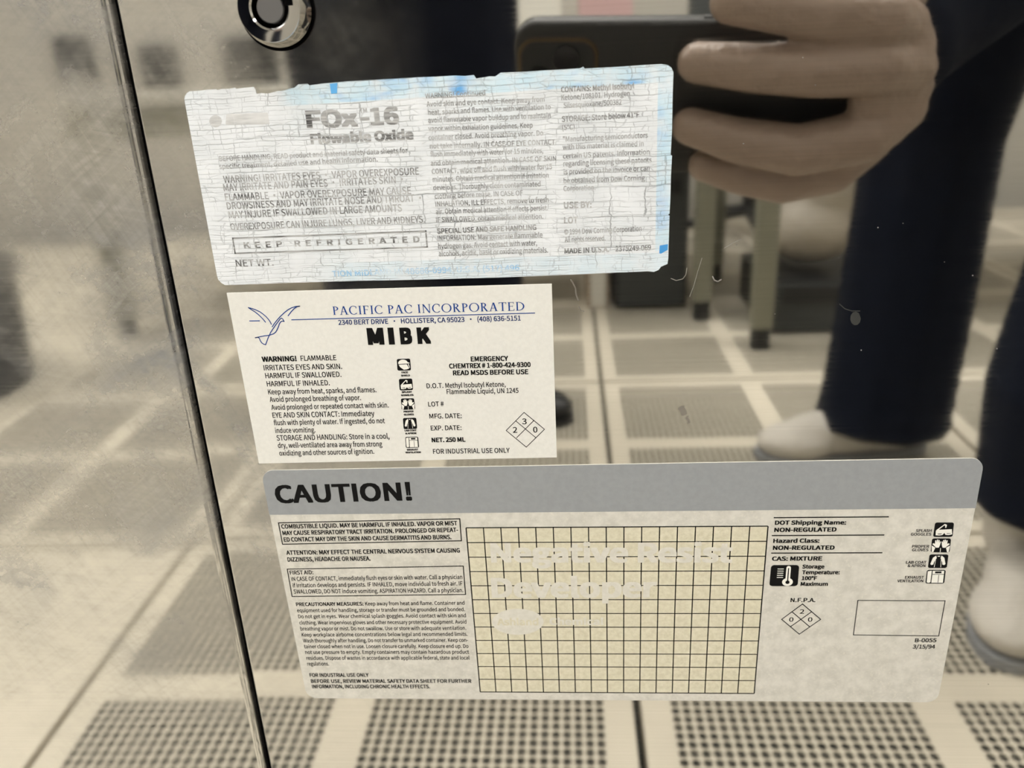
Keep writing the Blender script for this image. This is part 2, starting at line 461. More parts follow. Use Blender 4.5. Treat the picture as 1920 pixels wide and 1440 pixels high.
for o in (door, panel):
    for pl in o.data.polygons: pl.use_smooth = False

box_obj('gap_shade_strip', (GX + 0.0004, 0.0122, (zc0+zc1)/2), (0.0019, 0.0184, zc1-zc0-0.01), MAT['dark'], cab)  # added black strip standing in for the shade deep in the gap
MR = math.radians(PANEL_TURN)
panel.matrix_world = Matrix.Translation((GX, 0, 0)) @ Matrix.Rotation(MR, 4, 'Z') @ Matrix.Translation((-GX, 0, 0))
# tubular cam lock on the door
LC = DP(520, 18)
def lathe_obj(name, prof, mat, parent, seg=72, smooth=False):
    bm = bmesh.new(); lathe(bm, prof, (LC.x, 0, LC.y), (0, -1, 0), seg)
    o = bm_obj(name, bm, mat, parent, True)
    e = o.modifiers.new('e', 'EDGE_SPLIT'); e.split_angle = math.radians(28)
    return o
ro, rf = 0.0083, 0.0069
lathe_obj('lock_bezel', [(ro, 0.0), (ro, 0.0008), (rf + 0.0002, 0.0056), (rf, 0.0059), (0.0056, 0.0057), (0.0045, 0.0056), (0.0041, 0.0052), (0.0041, 0.0002)], MAT['chrome'], door)
lathe_obj('lock_gasket', [(ro + 0.0004, 0.0), (ro + 0.0004, 0.0005), (ro - 0.0006, 0.0005)], MAT['dark'], door)
lathe_obj('lock_bore', [(0.0041, 0.0012), (0.0, 0.0012)], MAT['dark'], door)
lathe_obj('lock_plug', [(0.0031, 0.0012), (0.0031, 0.0047), (0.0029, 0.0050), (0.0, 0.0050)], MAT['satin'], door)
box_obj('key_notch', (LC.x + 0.0045, -0.0049, LC.y + 0.0012), (0.0016, 0.0022, 0.0018), MAT['dark'], door)

# ------------------------------------------------------------------ flat printing
_fc = bpy.data.curves.new('glyphs', 'FONT'); _fo = bpy.data.objects.new('glyphs', _fc); C.objects.link(_fo)
_fc.resolution_u = 3
try:                            # the grotesque typeface that ships inside Blender
    import os
    _fc.font = bpy.data.fonts.load(os.path.join(bpy.utils.system_resource('DATAFILES', path='fonts'), 'Noto Sans CJK Regular.woff2'))
except Exception:
    pass
_fc.body = 'H'; bpy.context.view_layer.update()
_fc.size = 1.0
_me = _fo.evaluated_get(bpy.context.evaluated_depsgraph_get()).to_mesh()
CAP = max(v.co.y for v in _me.vertices)
_fc.size = 0.682 / CAP; CAP = 0.682

class Print:                    # coloured shapes lying on the door plane
    def __init__(self, y): self.V = []; self.Fc = []; self.y = y
    def poly(self, pts):
        i = len(self.V); self.V.extend([(p[0], self.y, p[1]) for p in pts])
        area = sum(a[0]*b[1] - b[0]*a[1] for a, b in zip(pts, pts[1:] + pts[:1]))
        idx = list(range(i, i + len(pts)))
        self.Fc.append(idx if area > 0 else idx[::-1])
    def line(self, a, b, w):     # plane points
        a = Vector(a); b = Vector(b); d = (b - a).normalized(); n = Vector((-d.y, d.x)) * w / 2
        self.poly([a - n, b - n, b + n, a + n])
    def pline(self, a, b, w=2.2):
        self.line(DP(*a), DP(*b), w * 0.000142)
    def pbox(self, pts, w=2.2):
        q = [DP(*p) for p in pts]; ww = w * 0.000142
        for a, b in zip(q, q[1:] + q[:1]):
            d = (b - a).normalized() * ww / 2
            self.line(a - d, b + d, ww)
    def curve(self, pts, w):
        for a, b in zip(pts, pts[1:]):
            d = (Vector(b) - Vector(a)).normalized() * w * 0.3
            self.line(Vector(a) - d, Vector(b) + d, w)
    def text(self, s, a, b, cap, bold=0.0, slant=0.0):
        """s set on the baseline a -> b (photo pixels), cap height in photo pixels"""
        pa, pb = DP(*a), DP(*b)
        mx, my = (a[0]+b[0])/2, (a[1]+b[1])/2
        hm = (DP(mx, my - cap) - DP(mx, my)).y
        bold += 0.016
        _fc.body = s
        bpy.context.view_layer.update()
        ev = _fo.evaluated_get(bpy.context.evaluated_depsgraph_get()); me = ev.to_mesh()
        xs = [v.co.x for v in me.vertices]; x0, x1 = min(xs), max(xs)
        e = pb - pa; L = e.length; e = e / L; n = Vector((-e.y, e.x))
        # heavier weights: the same glyphs struck again slightly to each side
        g = (-1, 0, 1) if bold > 0.042 else (-1, 1)
        strikes = [(bold * i_, bold * .7 * j_) for i_ in g for j_ in g]
        kx = L / (x1 - x0 + 2 * bold); ky = hm / (CAP + 1.4 * bold)
        for si, (dx, dy) in enumerate(strikes):
            i = len(self.V)
            for v in me.vertices:
                yy = (v.co.y + dy + bold * .7) * ky
                q = pa + e * ((v.co.x + dx + bold - x0) * kx + yy * slant) + n * yy
                self.V.append((q.x, self.y - si * 3e-6, q.y))
            for p in me.polygons: self.Fc.append([i + k for k in p.vertices])
        ev.to_mesh_clear(); return self
    def build(self, name, mat, parent):
        return mesh_obj(name, self.V, self.Fc, mat, parent)

def quad_map(corners):           # TL, TR, BR, BL in photo pixels -> unit square (y up)
    tl, tr, br, bl = [DP(*c) for c in corners]
    def f(s, t): return (bl * (1-s) + br * s) * (1-t) + (tl * (1-s) + tr * s) * t
    return f

def rounded_outline(pts, r, seg=6):   # plane points, rounded corners
    out = []; n = len(pts)
    for i in range(n):
        p = Vector(pts[i]); a = (Vector(pts[i-1]) - p).normalized(); b = (Vector(pts[(i+1) % n]) - p).normalized()
        half = math.acos(max(-1, min(1, a.dot(b)))) / 2
        d = r / math.tan(half); c = p + (a + b).normalized() * (r / math.sin(half))
        s = p + a * d; e = p + b * d
        a0 = math.atan2(s.y - c.y, s.x - c.x); a1 = math.atan2(e.y - c.y, e.x - c.x)
        da = (a1 - a0 + math.pi) % (2*math.pi) - math.pi
        for k in range(seg + 1):
            t = a0 + da * k / seg; out.append(Vector((c.x + r*math.cos(t), c.y + r*math.sin(t))))
    return out

def paper(name, outline, th, mat, parent, y0=-0.00002):
    n = len(outline)
    area = sum(a[0]*b[1] - b[0]*a[1] for a, b in zip(outline, outline[1:] + outline[:1]))
    if area < 0: outline = outline[::-1]
    V = [(p[0], y0 - th, p[1]) for p in outline] + [(p[0], y0, p[1]) for p in outline]
    Fc = [list(range(n)), list(range(2*n-1, n-1, -1))]
    for k in range(n):
        l = (k+1) % n; Fc.append([k, k+n, l+n, l])
    return mesh_obj(name, V, Fc, mat, parent)

# ---- warning pictograms (black tile + white symbol) in unit-square coordinates
def arc_pts(cx, cy, rx, ry, a0, a1, n=14):
    return [(cx + rx*math.cos(math.radians(a0 + (a1-a0)*k/n)), cy + ry*math.sin(math.radians(a0 + (a1-a0)*k/n))) for k in range(n+1)]
def mirror(p): return [(1-x, y) for x, y in p][::-1]
HAND = [(0.04, 0.60), (0.10, 0.66), (0.18, 0.62), (0.17, 0.86), (0.23, 0.88), (0.25, 0.70), (0.27, 0.92), (0.33, 0.92), (0.33, 0.70), (0.36, 0.90), (0.41, 0.88), (0.40, 0.68), (0.44, 0.80), (0.48, 0.77), (0.45, 0.52), (0.40, 0.34), (0.26, 0.34)]
PIC = {
    'face': [[(0.10, 0.62)] + arc_pts(0.45, 0.62, 0.36, 0.32, 170, 15) + [(0.93, 0.66), (0.93, 0.60), (0.10, 0.57)],
             [(0.12, 0.51), (0.72, 0.54), (0.88, 0.18), (0.70, 0.10), (0.48, 0.07), (0.40, 0.14), (0.22, 0.30)],
             [(0.80, 0.54), (0.88, 0.54), (0.94, 0.22), (0.90, 0.24)]],
    'splash': [[(0.12, 0.12), (0.10, 0.44), (0.22, 0.50), (0.92, 0.54), (0.96, 0.18), (0.78, 0.13), (0.62, 0.15), (0.56, 0.28), (0.47, 0.14), (0.30, 0.10)],
               [(0.10, 0.46), (0.52, 0.90), (0.64, 0.84), (0.62, 0.64), (0.56, 0.64), (0.56, 0.76), (0.50, 0.80), (0.24, 0.50)]],
    'splash_dark': [[(0.20, 0.19), (0.36, 0.18), (0.43, 0.21), (0.43, 0.24), (0.22, 0.23)], [(0.68, 0.22), (0.88, 0.24), (0.88, 0.27), (0.67, 0.26)]],
    'gloves': [HAND, mirror(HAND), [(0.02, 0.50), (0.22, 0.34), (0.14, 0.02), (0.06, 0.02)], mirror([(0.02, 0.50), (0.22, 0.34), (0.14, 0.02), (0.06, 0.02)]), [(0.485, 0.02), (0.515, 0.02), (0.515, 0.32), (0.485, 0.32)]],
    'coat': [[(0.10, 0.30), (0.20, 0.76), (0.36, 0.92), (0.40, 0.74), (0.28, 0.40), (0.26, 0.26), (0.16, 0.22)], mirror([(0.10, 0.30), (0.20, 0.76), (0.36, 0.92), (0.40, 0.74), (0.28, 0.40), (0.26, 0.26), (0.16, 0.22)]),
             [(0.42, 0.90), (0.58, 0.90), (0.55, 0.84), (0.45, 0.84)], [(0.31, 0.06), (0.34, 0.06), (0.37, 0.60), (0.35, 0.60)], mirror([(0.31, 0.06), (0.34, 0.06), (0.37, 0.60), (0.35, 0.60)])],
    'exhaust': [[(0.06, 0.10), (0.05, 0.90), (0.26, 0.95), (0.26, 0.10), (0.16, 0.05)], [(0.31, 0.70), (0.92, 0.70), (0.92, 0.94), (0.31, 0.94)], [(0.31, 0.06), (0.92, 0.06), (0.92, 0.66), (0.31, 0.66)]],
    'exhaust_dark': [[(0.44, 0.76), (0.78, 0.76), (0.78, 0.90), (0.44, 0.90)], [(0.64, 0.08), (0.67, 0.08), (0.67, 0.64), (0.64, 0.64)]],
    'thermo': [[(0.24, y), (0.46, y), (0.46, y + 0.035), (0.24, y + 0.035)] for y in (0.80-0.035*0, 0.70, 0.60, 0.50, 0.40)] + [
        arc_pts(0.63, 0.20, 0.19, 0.19, 115, 425, 24) + [(0.71, 0.40), (0.71, 0.86)] + arc_pts(0.63, 0.86, 0.08, 0.10, 0, 180, 8) + [(0.55, 0.40)]],
    'thermo_dark': [arc_pts(0.63, 0.19, 0.075, 0.085, 0, 360, 16)[:-1], [(0.61, 0.22), (0.65, 0.22), (0.65, 0.86), (0.61, 0.86)]],
}
def pictogram(kind, corners, parent, y, white):
    f = quad_map(corners)
    sq = [(0.12, 0), (0.88, 0)] + arc_pts(0.88, 0.12, 0.12, 0.12, -90, 0, 4) + arc_pts(0.88, 0.88, 0.12, 0.12, 0, 90, 4) + arc_pts(0.12, 0.88, 0.12, 0.12, 90, 180, 4) + arc_pts(0.12, 0.12, 0.12, 0.12, 180, 270, 4)
    p = Print(y); p.poly([f(*q) for q in sq]); o = p.build('pictogram', MAT['ink'], parent)
    w = Print(y - 0.00003)
    for q in PIC[kind]: w.poly([f(*c) for c in q])
    w.build('symbol', white, o)
    if kind + '_dark' in PIC:
        k = Print(y - 0.00005)
        for q in PIC[kind + '_dark']: k.poly([f(*c) for c in q])
        k.build('symbol_detail', MAT['ink'], o)
    return o

# ---- serif capitals for the blue company line (stems, hairlines, bowls)
def serif_glyph(ch):
    S, T, h = 0.125, 0.055, 0.04
    P = []
    def stem(x, y0=0.0, y1=1.0, w=S, foot=True, head=True):
        P.append([(x, y0), (x+w, y0), (x+w, y1), (x, y1)])
        if foot: P.append([(x-0.07, y0), (x+w+0.07, y0), (x+w+0.07, y0+h), (x-0.07, y0+h)])
        if head: P.append([(x-0.07, y1-h), (x+w+0.07, y1-h), (x+w+0.07, y1), (x-0.07, y1)])
    def ring(cx, cy, rx, ry, ts, tt, a0, a1, n=22):
        for k in range(n):
            b0 = math.radians(a0 + (a1-a0)*k/n); b1 = math.radians(a0 + (a1-a0)*(k+1)/n)
            P.append([(cx+rx*math.cos(b0), cy+ry*math.sin(b0)), (cx+rx*math.cos(b1), cy+ry*math.sin(b1)), (cx+(rx-ts)*math.cos(b1), cy+(ry-tt)*math.sin(b1)), (cx+(rx-ts)*math.cos(b0), cy+(ry-tt)*math.sin(b0))])
    def bar(x0, x1, y, t=T, ser=0): 
        P.append([(x0, y), (x1, y), (x1, y+t), (x0, y+t)])
        if ser: P.append([(x1-0.05, y+min(0, ser)), (x1, y+min(0, ser)), (x1, y+t+max(0, ser)), (x1-0.05, y+t+max(0, ser))])
    def diag(x0, y0, x1, y1, w): P.append([(x0, y0), (x0+w, y0), (x1+w, y1), (x1, y1)])
    w = 0.6
    if ch == 'P': stem(0.08); ring(0.20, 0.74, 0.34, 0.26, S, T, -90, 90); w = 0.58
    elif ch == 'R': stem(0.08); ring(0.20, 0.75, 0.33, 0.25, S, T, -90, 90); diag(0.52, 0, 0.22, 0.52, 0.15); bar(0.5, 0.74, 0, h); w = 0.72
    elif ch == 'A': diag(0.04, 0, 0.32, 1.0, 0.07); diag(0.55, 0, 0.30, 1.0, 0.14); bar(0.17, 0.56, 0.32); bar(-0.03, 0.2, 0, h); bar(0.48, 0.78, 0, h); w = 0.76
    elif ch == 'C': ring(0.42, 0.5, 0.42, 0.52, S, T, 48, 312); bar(0.64, 0.70, 0.70, 0.24); bar(0.66, 0.70, 0.08, 0.12); w = 0.76
    elif ch == 'I': stem(0.10); w = 0.33
    elif ch == 'F': stem(0.08); bar(0.1, 0.54, 1-T, T, -0.14); bar(0.1, 0.44, 0.50, T); bar(0.42, 0.45, 0.42, 0.2); w = 0.58
    elif ch == 'E': stem(0.08); bar(0.1, 0.56, 1-T, T, -0.14); bar(0.1, 0.46, 0.50, T); bar(0.43, 0.46, 0.42, 0.2); bar(0.1, 0.60, 0, T, 0.16); w = 0.64
    elif ch == 'N': stem(0.10, w=0.06); stem(0.66, w=0.06, foot=False); diag(0.62, -0.02, 0.06, 1.0, 0.13); w = 0.84
    elif ch == 'O': ring(0.46, 0.5, 0.46, 0.52, S, T, 0, 360, 34); w = 0.94
    elif ch == 'T': stem(0.28, head=False); bar(0.0, 0.68, 1-T, T, -0.15); bar(0.0, 0.05, 0.82, 0.16); w = 0.70
    elif ch == 'D': stem(0.08); ring(0.22, 0.5, 0.56, 0.50, S, T, -90, 90); w = 0.82
    elif ch == ' ': w = 0.26
    return P, w
def serif_text(pr, s, a, b, cap):
    pa, pb = DP(*a), DP(*b); e = pb - pa; L = e.length; e /= L; n = Vector((-e.y, e.x))
    hm = (DP(*((a[0]+b[0])/2, (a[1]+b[1])/2 - cap)) - DP((a[0]+b[0])/2, (a[1]+b[1])/2)).y
    x = 0; G = []
    for ch in s:
        P, w = serif_glyph(ch); G.append((x, P)); x += w + 0.09
    k = L / (x - 0.09)
    for gx, P in G:
        for q in P: pr.poly([pa + e * ((gx + c[0]) * k) + n * (c[1] * hm) for c in q])

# ------------------------------------------------------------------ sticker: crackled white and blue label
Y1 = -0.00026                   # print height above the sheet
def off(o, s):                  # crop reader: origin and scale
    return lambda x, y: (o[0] + x * s, o[1] + y * s)
cA, cB, cCc, cD = off((330, 100), .25), off((330, 300), .27083), off((780, 110), .25521), off((780, 320), .25521)
fox = thing('chemical_label', 'cracked white label with faded blue border and FOx-16 printing, topmost sticker on the door', 'label', (DP(800, 330).x, 0, DP(800, 330).y))
ol = [cA(65, 345), cA(70, 320), cA(84, 298), cA(105, 285), cA(180, 280), cA(240, 272), cA(300, 270), cA(310, 276), cA(345, 268), cA(400, 266), cA(445, 258), cA(450, 266), cA(520, 258), cA(582, 252), cA(597, 272), cA(605, 304), cA(640, 298), cA(690, 302), cA(760, 284), cA(810, 278), cA(860, 263), cA(890, 258), cA(920, 232), cA(985, 228), cA(1000, 240), cA(1090, 228), cA(1260, 212), cA(1545, 195), cA(1810, 180),
      cCc(150, 132), cCc(290, 124), cCc(360, 127), cCc(425, 120), cCc(442, 146), cCc(480, 140), cCc(540, 130), cCc(582, 131), cCc(622, 103), cCc(810, 96), cCc(945, 86), cCc(1080, 79), cCc(1205, 71), cCc(1228, 58), cCc(1240, 73), cCc(1470, 61), cCc(1690, 46), cCc(1800, 40), cCc(1845, 46), cCc(1875, 66), cCc(1890, 100), cCc(1885, 260), cCc(1880, 520), cCc(1870, 708), cCc(1880, 712), cCc(1872, 860),
      cD(1868, 200), cD(1862, 314), cD(1850, 322), cD(1862, 330), cD(1855, 560), cD(1853, 642), cD(1847, 684), cD(1800, 704), cD(1782, 728), cD(1748, 742), cD(1700, 738), cD(1200, 760), cD(600, 784), cD(0, 800),
      cB(1270, 835), cB(760, 850), cB(345, 866), cB(318, 852), cB(294, 826), cB(284, 790)]
olp = [DP(*p) for p in ol]
xs_ = [p.x for p in olp]; zs_ = [p.y for p in olp]
PAPER_FOX = crackle_paper(min(xs_), max(xs_), min(zs_), max(zs_))
paper('paper', olp, 0.0002, PAPER_FOX, fox)
IK1 = worn_ink('faded_ink', (0.05, 0.05, 0.05), (0.66, 0.66, 0.65), 0.36, 0.60, 0.45, 1.0)
IK2 = worn_ink('bleached_ink', (0.10, 0.10, 0.10), (0.72, 0.72, 0.71), 0.34, 0.60, 0.55, 1.0)
IKB = worn_ink('faded_blue_ink', (0.22, 0.48, 0.74), (0.72, 0.78, 0.80), 0.34, 0.6, 0.2, 1.0)
IKS = worn_ink('bleached_logo', (0.36, 0.36, 0.36), (0.74, 0.74, 0.73), 0.34, 0.62, 0.1, 0.8)

def block(name, parent, mat, lines, y=Y1):
    pr = Print(y)
    for l in lines: pr.text(*l)
    return pr.build(name, mat, parent)
def L(cf, s, x0, y0, x1, y1, cap, bold=0.0): return (s, cf(x0, y0), cf(x1, y1), cap, bold)

pr = Print(Y1)
pr.poly([DP(*cA(380, 455)), DP(*cA(375, 535)), DP(*cA(705, 530)), DP(*cA(690, 442))])
pr.poly([DP(*cA(300 + 48*math.cos(k*.52), 508 + 46*math.sin(k*.52))) for k in range(12)])
pr.build('maker_logo', IKS, fox)
block('product_name', fox, IK1, [L(cA, 'FOx', 985, 560, 1370, 547, 33, .035), L(cA, '-16', 1385, 543, 1678, 530, 33, .035)])
block('trade_mark', fox, IK1, [L(cA, 'TM', 1380, 445, 1435, 442, 8.5)])
block('product_subtitle', fox, IK2, [L(cA, 'Flowable Oxide', 1015, 680, 1785, 645, 19, .035)])
block('reading_notice', fox, IK2, [L(cA, 'BEFORE HANDLING, READ product and material safety data sheets for', 330, 808, 1740, 745, 9.5),
    L(cA, 'specific treatment, detailed use and health information.', 330, 866, 1515, 810, 9.5)])
block('warning_text', fox, IK1, [L(cB, 'WARNING! IRRITATES EYES • VAPOR OVEREXPOSURE', 335, 158, 1685, 100, 13.5),
    L(cB, 'MAY IRRITATE AND PAIN EYES • IRRITATES SKIN •', 335, 215, 1575, 158, 13.5), L(cB, 'FLAMMABLE • VAPOR OVEREXPOSURE MAY CAUSE', 345, 280, 1630, 234, 13.5),
    L(cB, 'DROWSINESS AND MAY IRRITATE NOSE AND THROAT •', 358, 341, 1700, 285, 13.5), L(cB, 'MAY INJURE IF SWALLOWED IN LARGE AMOUNTS', 372, 403, 1567, 354, 13.5),
    L(cB, 'OVEREXPOSURE CAN INJURE LUNGS, LIVER AND KIDNEYS.', 383, 485, 1725, 432, 13)])
pr = Print(Y1); pr.pbox([cB(395, 540), cB(1730, 490), cB(1740, 600), cB(412, 645)], 2.4); pr.build('refrigeration_box', IK1, fox)
block('refrigeration_text', fox, IK1, [L(cB, 'K  E  E  P     R  E  F  R  I  G  E  R  A  T  E  D', 475, 610, 1690, 568, 11.5, .02)])
block('weight_text', fox, IK2, [L(cB, 'NET WT.', 420, 738, 680, 730, 13)])
block('address_text', fox, IKB, [('TION MIDLAND MI 48686-0994, U.S.A. (517) 496', cB(1085, 806), cD(760, 732), 11)], Y1)
mid = [('WARNING! Continued', 70, 292, 510, 268), ('Avoid skin and eye contact. Keep away from', 80, 352, 945, 316), ('heat, sparks and flames. Use with ventilation to', 92, 412, 990, 371),
       ('avoid flammable vapor buildup and to maintain', 92, 470, 990, 434), ('vapor within exhalation guidelines. Keep', 94, 533, 858, 506), ('container closed. Avoid breathing vapor. Do', 94, 598, 935, 563),
       ('not take internally. IN CASE OF EYE CONTACT', 104, 660, 1022, 630), ('flush immediately with water for 15 minutes,', 108, 720, 935, 692), ('and obtain medical attention. IN CASE OF SKIN', 110, 785, 1030, 750),
       ('CONTACT, wipe off and flush with water for 15', 118, 846, 1000, 810)]
block('precaution_text', fox, IK2, [L(cCc, *m, 9.6) for m in mid])
mid2 = [('minutes. Obtain medical attention if irritation', 125, 82, 975, 50), ('develops. Thoroughly clean contaminated', 128, 142, 915, 115), ('clothing before reuse. IN CASE OF', 140, 205, 785, 180),
        ('INHALATION, ILL EFFECTS, remove to fresh', 145, 262, 975, 230), ('air. Obtain medical attention if effects persist.', 148, 318, 970, 290), ('IF SWALLOWED, obtain medical attention.', 150, 378, 935, 352)]
block('first_aid_text', fox, IK2, [L(cD, *m, 9.6) for m in mid2])
block('handling_text', fox, IK1, [L(cD, 'SPECIAL USE AND SAFE HANDLING', 158, 462, 885, 434, 10, .02), L(cD, 'INFORMATION: May generate flammable', 162, 515, 930, 490, 10),
    L(cD, 'hydrogen gas. Avoid contact with water,', 166, 572, 890, 548, 10), L(cD, 'alcohols, acidic, basic or oxidizing materials.', 170, 628, 970, 600, 10)])
block('contents_text', fox, IK1, [L(cCc, 'CONTAINS: Methyl Isobutyl', 1066, 248, 1603, 218, 10.5, .015), L(cCc, 'Ketone/108101. Hydrogen', 1068, 305, 1570, 274, 10), L(cCc, 'Silsesquioxane/500382', 1085, 362, 1510, 337, 10)])
block('storage_text', fox, IK2, [L(cCc, 'STORAGE: Store below 41°F', 1072, 465, 1640, 432, 11, .01), L(cCc, '(5°C)', 1074, 525, 1166, 521, 10)])
block('patent_text', fox, IK2, [L(cCc, '"Manufacturing semiconductors', 1080, 610, 1702, 580, 9.8), L(cCc, 'with this material is claimed in', 1078, 668, 1672, 641, 9.8), L(cCc, 'certain US patents. Information', 1080, 734, 1715, 702, 9.8),
    L(cCc, 'regarding licensing these patents', 1083, 790, 1730, 761, 9.8), L(cCc, 'is provided on the invoice or can', 1086, 850, 1715, 822, 9.8), L(cD, 'be obtained from Dow Corning', 1085, 92, 1680, 70, 9.8), L(cD, 'Corporation.', 1084, 150, 1318, 141, 9.8)])
block('use_by_text', fox, IK1, [L(cD, 'USE BY:', 1086, 276, 1290, 270, 12, .02)])
block('lot_text', fox, IK1, [L(cD, 'LOT', 1088, 388, 1190, 385, 12.5, .02)])
block('copyright_text', fox, IK1, [L(cD, '© 1994 Dow Corning Corporation', 1090, 468, 1657, 442, 10), L(cD, 'All rights reserved.', 1093, 525, 1392, 513, 10)])
block('origin_text', fox, IK1, [L(cD, 'MADE IN U.S.A.', 1091, 608, 1418, 595, 10, .015), L(cD, '2375249-069', 1465, 592, 1725, 582, 10)])
pr = Print(Y1)
pr.poly([DP(*cA(1155, 228)), DP(*cA(1165, 303)), DP(*cA(1210, 300)), DP(*cA(1212, 222))])
pr.build('blue_mark', plain('blue_stripe_ink', (0.12, 0.42, 0.80), 0.5), fox)
pr = Print(Y1)
pr.poly([DP(*cD(1790, 548)), DP(*cD(1850, 538)), DP(*cD(1848, 580)), DP(*cD(1800, 608)), DP(*cD(1786, 606))])
pr.build('blue_mark', plain('blue_patch_ink', (0.06, 0.30, 0.66), 0.5), fox)

# ------------------------------------------------------------------ sticker: cream solvent label
cE, cF, cG, cI = off((410, 520), .17708), off((470, 650), .17708), off((730, 520), .171875), off((730, 650), .171875)
mib = thing('solvent_label', 'cream paper label headed MIBK with a blue bird logo, middle of the three stickers', 'label', (DP(740, 700).x, 0, DP(740, 700).y))
paper('paper', [DP(425.5, 549), DP(486, 868.5), DP(1044, 857), DP(1034.5, 532)], 0.0002, MAT['cream'], mib)
pr = Print(Y1); W = 0.00024
def birdc(pts): pr.curve([DP(*cE(*p)) for p in pts], W)
birdc([(318, 318), (360, 328), (400, 343), (440, 362), (475, 387), (505, 413), (530, 441), (548, 466), (562, 495)])
birdc([(318, 318), (352, 340), (390, 364), (420, 388), (448, 413), (476, 442), (500, 472)])
birdc([(570, 522), (592, 488), (620, 452), (655, 412), (695, 374), (735, 342), (775, 320), (818, 306), (862, 302), (830, 308), (800, 330), (770, 362), (738, 405)])
birdc([(540, 610), (556, 576), (580, 540), (608, 500), (640, 458), (655, 437), (668, 430), (682, 438), (697, 465), (678, 460), (658, 470), (645, 492), (636, 520), (624, 548), (608, 576), (584, 595), (540, 610), (490, 616), (440, 626), (390, 636), (420, 632), (435, 642), (444, 668), (462, 692), (480, 704), (500, 710), (512, 680), (524, 645), (540, 610)])
pr.line(DP(*cE(328, 459)), DP(*cE(440, 457)), W)
pr.build('bird_logo', MAT['blue'], mib)
pr = Print(Y1); pr.line(DP(*cE(772, 447)), DP(*cG(1590, 386)), 0.00022); pr.build('rule', MAT['blue'], mib)
pr = Print(Y1); serif_text(pr, 'PACIFIC PAC INCORPORATED', cE(1215, 395), cG(1480, 358), 16); pr.build('company_name', MAT['blue'], mib)
block('company_address', mib, MAT['navyink'], [('2340 BERT DRIVE  •  HOLLISTER, CA 95023  •  (408) 636-5151', cE(1272, 501), cG(1435, 468), 9.3, .006)])
block('product_name', mib, MAT['ink'], [('M', (690.7, 646.2), (721.6, 645.5), 31.8, 0.055), ('I', (729.9, 645.5), (741, 645.2), 31.8, 0.055), ('B', (751.8, 645.2), (774.2, 644.6), 31.4, 0.055), ('K', (783.8, 644.4), (809, 643.7), 31, 0.055)])
block('hazard_text', mib, MAT['ink'], [L(cF, 'WARNING!', 125, 158, 492, 150, 10, .03)])
block('precaution_text', mib, MAT['ink'], [L(cF, 'FLAMMABLE', 535, 147, 912, 140, 9.8), L(cF, 'IRRITATES EYES AND SKIN.', 145, 248, 972, 232, 10), L(cF, 'HARMFUL IF SWALLOWED.', 162, 332, 965, 316, 10), L(cF, 'HARMFUL IF INHALED.', 178, 418, 842, 405, 10),
    L(cF, 'Keep away from heat, sparks, and flames.', 192, 502, 1335, 478, 9.6), L(cF, 'Avoid prolonged breathing of vapor.', 208, 582, 1172, 562, 9.6), L(cF, 'Avoid prolonged or repeated contact with skin.', 225, 666, 1465, 640, 9.6),
    L(cF, 'EYE AND SKIN CONTACT: Immediatey', 238, 750, 1315, 730, 10), L(cF, 'flush with plenty of water. If ingested, do not', 252, 828, 1425, 806, 9.6), L(cF, 'induce vomiting.', 267, 910, 690, 903, 9.6),
    L(cF, 'STORAGE AND HANDLING: Store in a cool,', 282, 990, 1473, 970, 10), L(cF, 'dry, well-ventilated area away from strong', 295, 1068, 1397, 1052, 9.6), L(cF, 'oxidizing and other sources of ignition.', 310, 1150, 1312, 1130, 9.6)])
def qc(cf, *p): return [cf(*q) for q in p]
for kind, cor, cap1 in (('face', ((1548, 128), (1690, 122), (1700, 248), (1556, 250)), (('FACE', 1600, 279, 1668, 276), ('SHIELD', 1595, 312, 1690, 309))),
                  ('splash', ((1570, 338), (1712, 333), (1722, 455), (1580, 460)), (('SPLASH', 1602, 487, 1708, 483), ('GOGGLES', 1595, 520, 1727, 516))),
                  ('gloves', ((1592, 545), (1732, 542), (1745, 660), (1600, 665)), (('PROPER', 1622, 694, 1728, 690), ('GLOVES', 1625, 725, 1732, 722))),
                  ('coat', ((1613, 752), (1755, 748), (1765, 865), (1622, 870)), (('LAB COAT', 1632, 893, 1760, 890), ('& APRON', 1640, 924, 1757, 921))),
                  ('exhaust', ((1637, 952), (1775, 948), (1785, 1065), (1645, 1068)), (('EXHAUST', 1658, 1097, 1778, 1093), ('VENTILATION', 1640, 1126, 1805, 1122)))):
    pictogram(kind, qc(cF, *cor), mib, Y1, MAT['creamflat'])
    block('pictogram_caption', mib, MAT['ink'], [L(cF, *c, 3.3, .05) for c in cap1])
block('emergency_text', mib, MAT['ink'], [L(cI, 'EMERGENCY', 890, 158, 1298, 151, 9.3, .025), L(cI, 'CHEMTREX # 1-800-424-9300', 655, 235, 1543, 218, 9.3, .025), L(cI, 'READ MSDS BEFORE USE', 697, 310, 1517, 296, 9.3, .025)])
block('shipping_text', mib, MAT['ink'], [L(cI, 'D.O.T.', 410, 450, 592, 445, 9), L(cI, 'Methyl Isobutyl Ketone,', 615, 446, 1270, 432, 9.2), L(cI, 'Flammable Liquid, UN 1245', 628, 514, 1410, 500, 9.2)])
block('lot_text', mib, MAT['ink'], [L(cI, 'LOT #', 428, 650, 597, 644, 9)])
block('date_text', mib, MAT['ink'], [L(cI, 'MFG. DATE:', 440, 780, 792, 775, 9), L(cI, 'EXP. DATE:', 455, 910, 790, 905, 9)])
block('volume_text', mib, MAT['ink'], [L(cI, 'NET. 250 ML', 465, 1039, 832, 1032, 8.6, .03)])
block('use_text', mib, MAT['ink'], [L(cI, 'FOR INDUSTRIAL USE ONLY', 480, 1165, 1315, 1152, 9.2)])
pr = Print(Y1)
